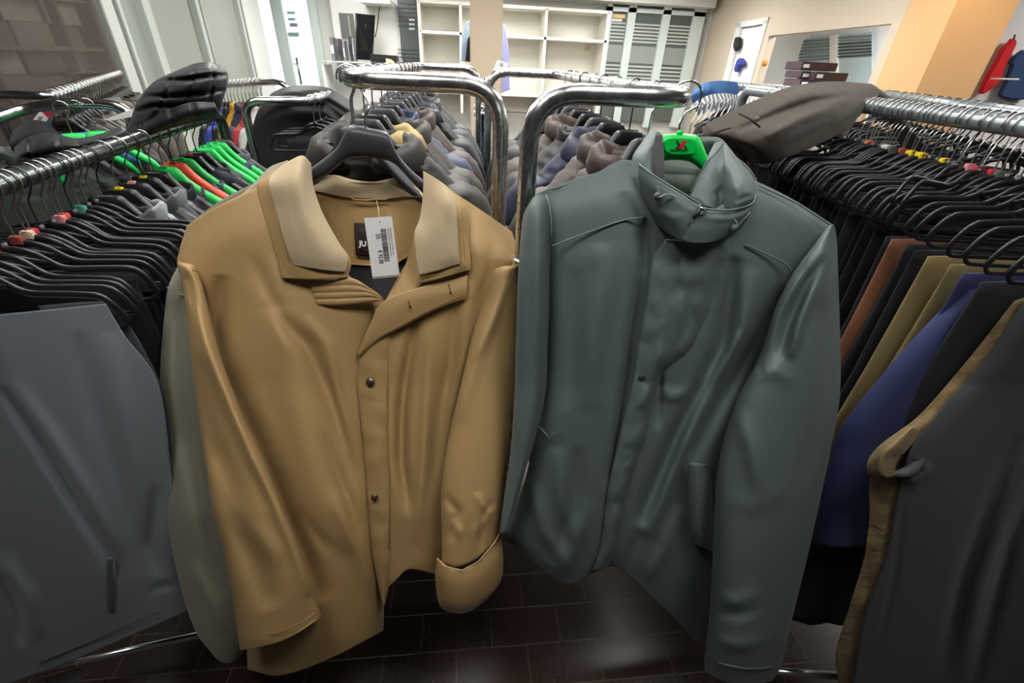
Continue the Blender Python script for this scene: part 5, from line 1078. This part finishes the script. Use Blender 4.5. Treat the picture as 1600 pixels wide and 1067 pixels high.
def wall_mat(name, c, r=.8):
    m, nt, b = new_mat(name); N = nt.nodes; L = nt.links; tc = N.new('ShaderNodeTexCoord'); no = N.new('ShaderNodeTexNoise'); no.inputs['Scale'].default_value = 120; L.new(tc.outputs['Object'], no.inputs['Vector'])
    bp = N.new('ShaderNodeBump'); bp.inputs['Strength'].default_value = .08; bp.inputs['Distance'].default_value = .003; L.new(no.outputs['Fac'], bp.inputs['Height']); L.new(bp.outputs[0], b.inputs['Normal'])
    b.inputs['Base Color'].default_value = (*c, 1); b.inputs['Roughness'].default_value = r; return m
CEIL = 2.8; BY = 9.2
wallw = wall_mat('white_wall', (.72, .72, .68)); wallb = wall_mat('beige_wall', lin((204, 192, 172))); wallor = wall_mat('ochre_wall', lin((216, 176, 130)))
S(boxes('floor', [((-4.5, -2.2, -.05), (6.5, 10.5, 0))], tile_mat()))
S(boxes('ceiling', [((-4.5, -2.2, CEIL), (6.5, 10.5, CEIL + .05))], wall_mat('ceiling_grey', (.3, .3, .29))))
fr_g = wall_mat('grey_aluminium', lin((176, 182, 176)), .4)
frost = plain('frosted_glass', lin((138, 148, 142)), .35, 0, .5)
frost2 = plain('frosted_glass_warm', lin((146, 150, 140)), .4, 0, .5)
# left wall: frosted glass partition with grey posts
PX = -3.0
def py_on(px, py, X=PX): return float(atX(px, py, X)[1])
ed = [py_on(192, 70), py_on(240, 70), py_on(318, 70), py_on(382, 70)]
S(boxes('wall_left', [((PX - .06, ed[0], 0), (PX, ed[3] + .02, .35)), ((PX - .06, ed[0], 2.7), (PX, ed[3], CEIL))], fr_g))
n = 0
for a, b_, m in ((ed[0], ed[1], frost), (ed[1], ed[2], frost2), (ed[2], ed[3], frost2)):
    n += 1; S(boxes('window_%d' % n, [((PX - .04, a + .03, .35), (PX - .02, b_ - .03, 2.75))], m))
n = 0
for y, w in ((ed[0] - .10, .15), (ed[0] + .06, .05), (ed[1], .13), (ed[2], .08), (ed[2] + .1, .03), (ed[3], .07), (ed[3] + .1, .03)):
    n += 1; S(boxes('trim_%d' % n, [((PX - .06, y - w / 2, 0), (PX + .05, y + w / 2, CEIL))], fr_g, bev=.006))
S(boxes('wall_left_end', [((PX - .1, ed[3] + .13, 0), (PX - .02, py_on(417, 60), CEIL))], wallw))
# dark glazed shelving nearer on the left
S(boxes('wall_left_near', [((PX - .75, -2.2, 0), (PX - .7, ed[0] - .18, CEIL))], wall_mat('dark_wall', lin((70, 62, 58)))))
sh = thing('shelving_unit', (PX - .4, 3.8, 0), 'dark brown wall shelving packed with boxes at the far left', 'shelving')
dkw = plain('dark_wood', lin((78, 68, 62)), .5)
boxes('shelf', [((PX - .7, 2.2, .88), (PX - .02, ed[0] - .2, .91))], dkw, sh)
for z in (1.3, 1.62, 1.94, 2.26, 2.58): boxes('shelf', [((PX - .7, 2.2, z), (PX - .02, ed[0] - .2, z + .025))], dkw, sh)
for y in (2.2, 2.95, 3.7, 4.45, ed[0] - .22): boxes('side_panel', [((PX - .7, y - .015, 0), (PX - .01, y + .015, 2.8))], dkw, sh)
boxcols = [(88, 82, 78), (66, 58, 54), (120, 114, 108), (96, 88, 84), (58, 50, 46)]; bi = 0
for z in (.91, 1.325, 1.645, 1.965, 2.285):
    for y in np.arange(2.25, ed[0] - .5, .36):
        y = float(y)
        if any(abs(y + .16 - q) < .18 for q in (2.95, 3.7, 4.45)) and False: continue
        for k in range(2):
            h = .142; z0 = z + k * .145; bi += 1
            t = thing('shoe_box', (PX - .3, y + .16, z0), 'dark shoe box, %s layer of far left shelf %s, %s from near end' % (('lower', 'upper')[k], ('one', 'two', 'three', 'four', 'five')[[.91, 1.325, 1.645, 1.965, 2.285].index(z)], ORD[int((y - 2.2) / .36)].replace('front', 'first')), 'box', 'shoe boxes on the far left shelving')
            boxes('box_body', [((PX - .6, y, z0), (PX - .08 - rnd.uniform(0, .05), y + .345, z0 + h))], plain('box_%d' % bi, lin(rnd.choice(boxcols)), .5), t, bev=.003)
            if rnd.random() < .22: boxes('box_label', [((PX - .079, y + .05, z0 + .03), (PX - .0775, y + rnd.uniform(.11, .2), z0 + .09))], whitep, t)
gl, gnt, gb = new_mat('reflection_haze_glass'); gb.inputs['Base Color'].default_value = (*lin((96, 88, 82)), 1); gb.inputs['Alpha'].default_value = .3; gb.inputs['Roughness'].default_value = .2  # brown tint and partial alpha paint the murky haze of reflections on the pane
S(boxes('window_10', [((PX + .0, 1.2, .6), (PX + .008, ed[0] - .2, CEIL))], gl))
# back wall
S(boxes('wall_back', [((-4.5, BY, 0), (6.5, BY + .1, CEIL))], wallw))
def bq_(x0, y0, x1, y1, Y): a = atY(x0, y0, Y); b = atY(x1, y1, Y); return a, b
def bx(name, x0, y0, x1, y1, Y0, Y1, mat, parent=None, bev=0):
    """axis-aligned box whose front face spans the two corners on plane Y0"""
    a = atY(x0, y0, Y0); b = atY(x1, y1, Y0); return boxes(name, [((min(a[0], b[0]), Y0, min(a[2], b[2])), (max(a[0], b[0]), Y1, max(a[2], b[2])))], mat, parent, bev)
glow = plain('daylight_glass', (.75, .9, .95), .3, emit=((.82, .96, 1.0), 1.5))
# glass entrance door at left: two leaves lit from outside
def wx(px, py, Y=BY): return float(atY(px, py, Y)[0])
def wz(px, py, Y=BY): return float(atY(px, py, Y)[2])
dx0, dx1, dxm = wx(418, 70), wx(492, 70), wx(444, 60)
S(boxes('door_1', [((dx0, BY - .03, .05), (dx1, BY - .015, CEIL))], glow))
frw = wall_mat('white_frame', lin((214, 226, 222)), .4)
S(boxes('trim_8', [((dxm - .09, BY - .1, 0), (dxm + .09, BY - .02, CEIL))], frw, bev=.01)); S(boxes('trim_9', [((dx1, BY - .1, 0), (dx1 + .14, BY - .02, CEIL))], frw, bev=.01)); S(boxes('trim_10', [((dx0 - .16, BY - .1, 0), (dx0, BY - .02, CEIL))], frw, bev=.01))
hd_ = bpy.data.objects['door_1']
tube('door_handle', [A(463, 90, BY - .1), A(471, 132, BY - .1)], .018, plain('handle_grey', (.2, .22, .24), .3, .8), hd_, seg=8); tube('handle_mount', [A(464, 100, BY - .1), A(457, 100, BY - .05)], .01, chrome, hd_, seg=6)
# lettering stuck on the door glass, too small to read
dl = plain('door_lettering', lin((150, 176, 184)), .6)
for i, (x, y, w, h, lab) in enumerate(((455, 20, 13, 4, 'upper'), (456, 30, 12, 4, 'second'), (459, 39, 12, 6, 'boxed'), (459, 54, 17, 7, 'largest'))):
    t = thing('door_sticker', A(x, y, BY - .04), '%s line of grey lettering on the glass of the bright door' % lab, 'sticker', 'lettering on the glass door')
    boxes('letter_strip', [(tuple(a_) , tuple(b__)) for a_, b__ in [(atY(x - w / 2 + k * w / 6, y + h / 2, BY - .035), atY(x - w / 2 + k * w / 6 + w / 9, y - h / 2, BY - .04)) for k in range(6)]], dl, t)
for i in range(5):
    t = thing('door_stripe', A(460, 66 + 5 * i, BY - .04), 'frosted stripe on the bright glass door, %s from the top' % ORD[i].replace('front', 'first'), 'stripe', 'frosted stripes on the glass door'); bx('stripe', 452 + i, 64 + 5 * i, 478 + i, 66 + 5 * i, BY - .04, BY - .035, dl, t)
# white shelf with boxes, television, counter
def box_thing(name, label, cat, x0, y0, x1, y1, Y0, Y1, mat, group=None, bev=.004, part='body'):
    t = thing(name, A((x0 + x1) / 2, max(y0, y1), Y0), label, cat, group); bx(part, x0, y0, x1, y1, Y0, Y1, mat, t, bev); return t
TYd = 8.3
S(bx('wall_niche', 512, -20, 640, 240, BY - .35, BY, wallw))
t = thing('wall_shelf', A(550, 100, TYd), 'white wall shelf under the black television', 'shelf'); bx('shelf_board', 504, 95, 600, 101, TYd, BY - .36, white, t, .004); bx('side_panel', 506, 101, 510, 150, TYd + .05, BY - .36, white, t)
bxs = [(514, 58, 524, 95, (110, 108, 116)), (525, 60, 533, 95, (80, 78, 88)), (534, 63, 541, 95, (130, 128, 134)), (542, 56, 549, 96, (90, 90, 100)), (549, 60, 555, 96, (150, 150, 156))]
for i, (x0, y0, x1, y1, c_) in enumerate(bxs):
    t = box_thing('small_carton', 'small grey carton on the shelf left of the television, %s from the left' % ORD[i].replace('front', 'first'), 'carton', x0, y0, x1, y1, TYd + .05, TYd + .3, plain('carton_%d' % i, lin(c_), .5), 'cartons left of the television')
    bx('carton_print', x0 + 1.5, y0 + 12, x1 - 1.5, y0 + 26, TYd + .045, TYd + .05, plain('carton_print_%d' % i, lin((50, 48, 54) if i % 2 else (190, 190, 190)), .5), t)
tv = thing('television', A(570, 92, TYd), 'black television screen hanging above the white shelf', 'television')
q = [A(556, 21, TYd), A(585, 24, TYd + .1), A(582, 94, TYd + .1), A(558, 93, TYd)]; plate('screen', q, plain('tv_screen', (.008, .008, .009), .12), tv, .05)
tube('bezel', q, .012, blackp, tv, closed=True, seg=6); tube('wall_arm', [A(570, 40, TYd + .05), A(570, 40, BY - .36)], .03, dwire, tv, seg=8)
pn = thing('poster_panel', A(540, 60, BY - .4), 'dull green and grey poster panel left of the television', 'panel'); bx('panel_board', 529, 20, 556, 60, BY - .40, BY - .37, plain('poster_grey', lin((92, 94, 90)), .5), pn); bx('panel_light_strip', 543, 24, 549, 58, BY - .405, BY - .40, plain('poster_light', lin((150, 152, 148)), .5), pn)
t = box_thing('upper_shelf', 'white shelf board high on the wall above the television', 'shelf', 560, -4, 610, 6, TYd, BY - .36, white)
cbl = thing('cable', A(590, 30, BY - .4), 'thin black cable hanging down the wall beside the television', 'cable'); tube('wire_run', [A(595, -4, BY - .4), A(592, 20, BY - .4), A(589, 45, BY - .4), A(586, 58, BY - .4)], .008, ink, cbl, seg=6)
reg = thing('cash_register', A(597, 97, 7.8), 'black cash register on the counter under the television', 'cash register')
plate('display_hood', [A(577, 84, 7.8), A(618, 87, 7.8), A(620, 97, 7.8), A(580, 100, 7.8)], blackp, reg, .3); plate('keypad', [A(580, 96, 7.75), A(606, 98, 7.75), A(606, 104, 7.75), A(581, 104, 7.75)], greyp, reg, .2)
pc = thing('paper_card', A(607, 100, 7.7), 'cream paper card standing in front of the cash register', 'card'); plate('card_sheet', [A(603, 91, 7.7), A(612, 93, 7.7), A(620, 101, 7.7), A(603, 101, 7.7)], plain('cream_paper', lin((226, 190, 140)), .6), pc, .005)
ct = thing('counter', A(600, 140, 7.9), 'white shop counter under the cash register', 'counter'); a_ = atY(560, 101, 7.6); b__ = atY(640, 101, 7.6); boxes('counter_top', [((a_[0], 7.6, a_[2] - .05), (b__[0], 8.25, a_[2]))], white, ct, .01); boxes('counter_front', [((a_[0] + .03, 7.66, 0), (b__[0] - .03, 8.25, a_[2] - .05))], white, ct)
# dark striped glass panel left of the shelving
glsd = plain('dark_striped_glass', lin((84, 90, 88)), .25); strp = plain('frost_stripe', lin((196, 204, 200)), .5); darkst = plain('dark_stripe', lin((48, 52, 50)), .4)
S(bx('window_4', 620, -12, 656, 95, BY - .40, BY - .37, glsd))
for i, y in enumerate((6, 13, 20, 27, 34, 41, 78, 84, 90)):
    t = thing('glass_stripe', A(640, y, BY - .41), 'dark stripe on the grey glass panel left of the shelving, %s from the top' % ORD[i].replace('front', 'first'), 'stripe', 'stripes on the grey glass panel'); bx('stripe', 621, y - 1.5, 655, y + 1.5, BY - .41, BY - .405, darkst, t)
st = thing('glass_sticker', A(643, 38, BY - .42), 'small pale sticker grid on the grey glass panel', 'sticker')
for y in (31, 38, 45): bx('sticker_row', 639, y - 2, 648, y + 2, BY - .42, BY - .415, strp, st)
# open white shelving on the back wall
SY = 8.6
su = thing('wall_shelving', A(800, 125, SY), 'large empty cream white shelving unit on the back wall', 'shelving')
cream = wall_mat('cream_board', lin((222, 220, 210)), .5)
def sz(px, py): return float(atY(px, py, SY)[2])
def sx(px, py): return float(atY(px, py, SY)[0])
X0, X1 = sx(656, 50), sx(948, 70); zt = sz(800, 10); zm_ = sz(800, 57); zb = 1.2
boxes('back_board', [((X0, BY - .05, .9), (X1, BY - .02, zt))], cream, su)
for z in (zt, zm_, zb): boxes('shelf_board', [((X0, SY, z - .02), (X1, BY - .05, z + .02))], cream, su, .003)
for px in (656.5, 720, 852, 947):
    x = sx(px, 58); boxes('divider', [((x - .022, SY, .9), (x + .022, BY - .05, zt))], cream, su, .003)
for nm, q, col in (('brass clip', (918, 76), lin((140, 120, 80))),):
    t = thing('shelf_clip', A(q[0], q[1], SY), 'small metal clip dangling under the middle shelf board', 'clip'); bx('clip_plate', 915, 71, 921, 79, SY + .02, SY + .03, plain('clip_metal', col, .3, .8), t)
# shirts on hangers beside the column
for nm, pts, rgb, Y in (('light blue', [(735, 30), (727, 36), (722, 60), (720, 95), (738, 98)], (176, 200, 224), 7.2), ('lavender', [(784, 34), (790, 40), (795, 75), (797, 140), (782, 146)], (168, 172, 224), 7.2), ('black', [(738, 52), (731, 60), (727, 95), (740, 97)], (30, 32, 34), 7.1)):
    t = thing('shirt', A(pts[0][0], pts[-1][1], Y), '%s shirt hanging against the beige column' % nm, 'shirt')
    plate('shirt_body', [A(x, y, Y) for x, y in pts], fab(rgb, rough=.8), t, .08, bev=.01)
# column
a_ = A(735, 60, 6.4); b__ = A(785, 60, 6.4); colm = wall_mat('column_beige', lin((190, 174, 150)))
S(boxes('wall_column', [((a_.x, 6.4, 0), (b__.x, 6.8, CEIL))], colm, bev=.01))
# header and striped windows right of the shelving
S(bx('trim_11', 785, -60, 1118, 12, BY - .5, BY, wallw))
WYn = BY - .12
def bxv(name, x0, x1, yt, yb, Y0, Y1, mat, parent=None, ym=75):
    """upright box: side edges taken at picture row ym, top and bottom at its middle"""
    X0_, X1_ = float(atY(x0, ym, Y0)[0]), float(atY(x1, ym, Y0)[0]); xm = (x0 + x1) / 2
    return boxes(name, [((X0_, Y0, float(atY(xm, yb, Y0)[2])), (X1_, Y1, float(atY(xm, yt, Y0)[2])))], mat, parent)
for n, (x0, x1, yt, yb) in enumerate(((950, 974, 20, 190), (986, 1027, 20, 190), (1039, 1074, 20, 190))):
    S(bxv('window_%d' % (5 + n), x0, x1, yt, yb, WYn, WYn + .02, plain('window_glass_%d' % n, lin((96, 104, 100)) if n < 2 else lin((90, 96, 88)), .3)))
    wl = ('left', 'middle', 'right')[n]; dy = n * 2.5
    ft = thing('frosted_film', A(x0 + 12, 90, WYn), 'pale frosted film band on the %s window right of the shelving' % wl, 'film'); bxv('film_sheet', x0, x1, 70 + dy, 97 + dy, WYn - .012, WYn, plain('frost_film_%d' % n, lin((150, 158, 152)), .5), ft)
    for i, y in enumerate([36, 41.5, 47, 52.5, 58, 63.5, 102, 108, 114, 120, 126]):
        t = thing('glass_stripe', A(x0 + 12, y + dy, WYn), 'white stripe %s from the top on the %s window right of the shelving' % (ORD[i].replace('front', 'first'), wl), 'stripe', 'frosted stripes on the %s window' % wl); bxv('stripe', x0, x1, y + dy - 1.3, y + dy + 1.3, WYn - .012, WYn, strp, t)
wb = thing('yellow_poster', A(962, 24, WYn), 'small yellow and white poster at the top of the left window', 'poster'); bxv('poster_sheet', 951, 970, 22, 28, WYn - .02, WYn - .012, plain('poster_yellow', lin((230, 200, 130)), .5), wb); bxv('poster_sheet', 950, 966, 29, 33, WYn - .02, WYn - .012, whitep, wb)
for n, (x0, x1) in enumerate(((974, 986), (1027, 1039), (1074, 1091), (942, 950))): S(bxv('trim_%d' % (12 + n), x0, x1, 4, 200, WYn - .06, WYn + .04, frw))
S(bxv('trim_16', 942, 1091, 14, 21, WYn - .06, WYn + .04, frw))
# right wall with a door and an opening
RA, RB = Vector((4.25, BY, 0)), Vector((3.72, 4.3, 0)); rd = (RB - RA).normalized(); rn = Vector((rd.y, -rd.x, 0))
if rn.x > 0: rn = -rn
def onR(px, py, o=0):
    d = Vector(rays(px, py)); P0 = RA + rn * o; c = Vector(CAM); nn = rn; s = (P0 - c).dot(nn) / d.dot(nn); return c + d * s
def rwp(name, x0, x1, z0, z1, mat, o=0, th=.1, **k):
    p = onR(x0, 90, o); q = onR(x1, 90, o); return plate(name, [Vector((p.x, p.y, z0)), Vector((q.x, q.y, z0)), Vector((q.x, q.y, z1)), Vector((p.x, p.y, z1))], mat, None, th, dirv=-rn)
zo = onR(1280, 48).z; zd = onR(1165, 42).z
for i, (x0, x1, z0, z1) in enumerate(((1098, 1141, 0, CEIL), (1141, 1180, zd, CEIL), (1180, 1192, 0, CEIL), (1192, 1372, zo, CEIL), (1192, 1372, 0, .9), (1372, 1392, 0, CEIL))): S(rwp('wall_right%s' % ('', '_door_head', '_pier', '_head', '_sill', '_end')[i], x0, x1, z0, z1, wallb))
S(rwp('door_2', 1143, 1179, 0, zd, plain('white_door', lin((236, 236, 240)), .4), -.03, .03))
for i, (x0, x1) in enumerate(((1138, 1144), (1177, 1183))): S(rwp('trim_%d' % (17 + i), x0, x1, 0, zd + .06, white, .02, .04))
S(rwp('trim_19', 1138, 1183, zd, zd + .07, white, .02, .04))
def blob(name, label, cat, pts, mat, o=.06, th=.06, part='body', fnp=None):
    P = [(fnp or onR)(x, y, o) for x, y in smooth_outline(pts, 28)]; t = thing(name, P[0], label, cat); plate(part, P, mat, t, th, bev=.012, dirv=-rn); return t
blob('cap', 'black and grey cap hanging high on the white door at the right', 'cap', [(1148, 58), (1153, 59), (1152, 72), (1147, 80), (1145, 72)], fab((40, 44, 42), rough=.8))
t = blob('cap', 'blue cap hanging on the white door at the right', 'cap', [(1152, 92), (1157, 91), (1160, 100), (1153, 103), (1150, 112), (1146, 110), (1149, 99)], fab((60, 70, 150), rough=.8))
# room beyond the opening
S(boxes('wall_beyond', [((6.2, 3.5, 0), (6.3, 10.5, CEIL))], wall_mat('beyond_white', (.8, .82, .84))))
def onX(px, py, X=6.2): return Vector(atX(px, py, X))
def xw(name, x0, y0, x1, y1, X, mat, th=.03):
    return plate(name, [onX(x0, y0, X), onX(x1, y0 - (x1 - x0) * .09, X), onX(x1, y1, X), onX(x0, y1, X)], mat, None, th, dirv=(1, 0, 0))
S(xw('window_8', 1246, 62, 1297, 125, 6.12, plain('glass_beyond', lin((178, 194, 196)), .3))); S(xw('window_9', 1306, 55, 1362, 130, 6.12, plain('glass_beyond_right', lin((168, 186, 188)), .3)))
for i in range(7):
    for n, (x0, x1, yb) in enumerate(((1246, 1297, 60), (1306, 1362, 54))):
        t = thing('glass_stripe', onX(x0, yb + 4 + 5 * i, 6.1), 'stripe %s from the top on the %s window seen through the right opening' % (ORD[i].replace('front', 'first'), ('left', 'right')[n]), 'stripe', 'stripes on the windows beyond the opening')
        y = yb + 4 + 5 * i; o = plate('stripe', [onX(x0, y, 6.1), onX(x1, y - 4, 6.1), onX(x1, y - 1.5, 6.1), onX(x0, y + 2.5, 6.1)], darkst if n == 1 and i > 1 else plain('grey_stripe_%d%d' % (n, i), lin((110, 124, 124)), .5), None, .006, dirv=(1, 0, 0)); child(o, t)
for n, (x0, x1) in enumerate(((1236, 1246), (1296, 1307))): S(xw('trim_%d' % (20 + n), x0, 55, x1, 150, 6.08, white, .05))
bxm = plain('dark_purple_box', lin((56, 38, 46)), .5); zz = 0
for i, (x0, y0, x1, y1) in enumerate(((1255, 96, 1306, 112), (1254, 111, 1296, 124), (1276, 112, 1322, 128), (1252, 124, 1300, 138), (1290, 127, 1330, 140))):
    Y = 4.6 - .08 * i; t = thing('dark_box', A(x0, y1, Y), 'dark purple shoe box in the stack below the right opening, %s' % ('top one', 'second layer left', 'second layer right', 'lowest left', 'lowest right')[i], 'box', 'dark boxes below the opening')
    bx('box_body', x0, y0, x1, y1, Y, Y + .25, bxm, t, .005); bx('box_label', x0 + 2, y0 + 4, x0 + 9, y0 + 10, Y - .004, Y, whitep, t)
blob('balloon_toy', 'orange rounded toy hanging in the right opening', 'toy', [(1184, 92), (1192, 91), (1193, 98), (1189, 106), (1184, 112), (1182, 116), (1181, 110), (1184, 102)], fab((232, 130, 50), rough=.6), o=-.02)
cab = thing('wall_cabinet', A(1280, 140, 4.5), 'white counter below the right opening carrying the dark boxes', 'counter'); pA = atY(1222, 140, 4.25); pB = atY(1345, 141, 4.25); boxes('counter_body', [((pA[0], 4.2, 0), (pB[0], 4.9, pB[2]))], white, cab, .01)
# ochre corner pillar and the white wall past it
c1, c2, c3 = A(1393, 75, 4.3), A(1462, 75, 3.9), A(1556, 75, 3.7)
ln = [Vector((c1.x, c1.y, 0)), Vector((c2.x, c2.y, 0)), Vector((c3.x, c3.y, 0)), Vector((c3.x + .1, c3.y + .5, 0)), Vector((c1.x + .3, c1.y + .4, 0))]
S(plate('wall_pillar', ln, wallor, None, CEIL, dirv=(0, 0, 1)))
w0, w1 = Vector((c3.x - .02, c3.y + .35, 0)), Vector((c3.x + 2.2, c3.y - .5, 0))
S(plate('wall_far_right', [w0, w1, w1 + Vector((0, 0, CEIL)), w0 + Vector((0, 0, CEIL))], wall_mat('white_right', (.78, .78, .78)), None, .05))
wn = (w1 - w0).normalized(); wnn = Vector((wn.y, -wn.x, 0))
def onW(px, py, o=0):
    d = Vector(rays(px, py)); P0 = w0 + wnn * o; c = Vector(CAM); s = (P0 - c).dot(wnn) / d.dot(wnn); return c + d * s
for nm, lab, pts, rgb in (('dress', 'red dress hanging on the white wall at the far right', [(1578, 66), (1584, 60), (1590, 66), (1584, 80), (1572, 104), (1562, 128), (1540, 146), (1533, 142), (1545, 118), (1560, 92), (1568, 76)], (214, 40, 48)), ('shirt', 'navy shirt hanging beside the red dress at the far right', [(1600, 78), (1615, 90), (1612, 150), (1566, 152), (1572, 130), (1582, 104), (1580, 98), (1590, 86)], (44, 66, 104))):
    P = [onW(x, y, .08) for x, y in smooth_outline(pts, 40)]; t = thing(nm, P[0], lab, nm); plate('garment_body', P, fab(rgb, rough=.8), t, .05, bev=.01, dirv=-wnn)
    tube('hanger_hook', [onW(pts[1][0], pts[1][1] + 2, .1), onW(pts[1][0] + 2, pts[1][1] - 6, .1)], .006, dwire, t, seg=6)
tr = thing('hook_bar', onW(1560, 122, .1), 'thin white bar across the red dress at the far right', 'bar'); tube('bar_tube', [onW(1548, 123, .15), onW(1592, 124, .15)], .006, white, tr, seg=6)
# ================================================================== LIGHT
def panel(x, y, w, h, e, lab, col=(1, .98, .94)):
    t = thing('ceiling_light', (x, y, CEIL), lab, 'ceiling light', 'ceiling light panels')
    boxes('frame', [((x - w / 2 - .03, y - h / 2 - .03, CEIL - .035), (x + w / 2 + .03, y + h / 2 + .03, CEIL - .001))], white, t, .004)
    boxes('diffuser', [((x - w / 2, y - h / 2, CEIL - .045), (x + w / 2, y + h / 2, CEIL - .036))], plain('diffuser_%s' % abs(hash((x, y))), (.9, .9, .9), .5, emit=(col, e)), t)
LIGHTS = LIGHTS_DEF
for i, (x, y, w, h, e) in enumerate(LIGHTS): panel(x, y, w, h, e, 'unseen flat white ceiling light panel, %s of the row overhead' % ORD[i].replace('front', 'first'))
sl = bpy.data.lights.new('warm_spot', 'SPOT'); sl.energy = 22; sl.color = (1, .72, .4); sl.spot_size = 1.5; sl.spot_blend = .8; sl.shadow_soft_size = .05
so = bpy.data.objects.new('warm_spot', sl); COL.objects.link(so); so.location = (c2.x - .45, c2.y - .45, 2.6); so.rotation_euler = (Vector((c2.x, c2.y, 1.9)) - so.location).to_track_quat('-Z', 'Y').to_euler()
w = bpy.data.worlds.new('world'); SC.world = w; w.use_nodes = True; bg = w.node_tree.nodes['Background']; bg.inputs[0].default_value = (.93, .97, 1, 1); bg.inputs[1].default_value = WORLD
SC.view_settings.view_transform = 'Standard'; SC.view_settings.look = 'None'; SC.view_settings.exposure = EXPO; SC.view_settings.gamma = 1
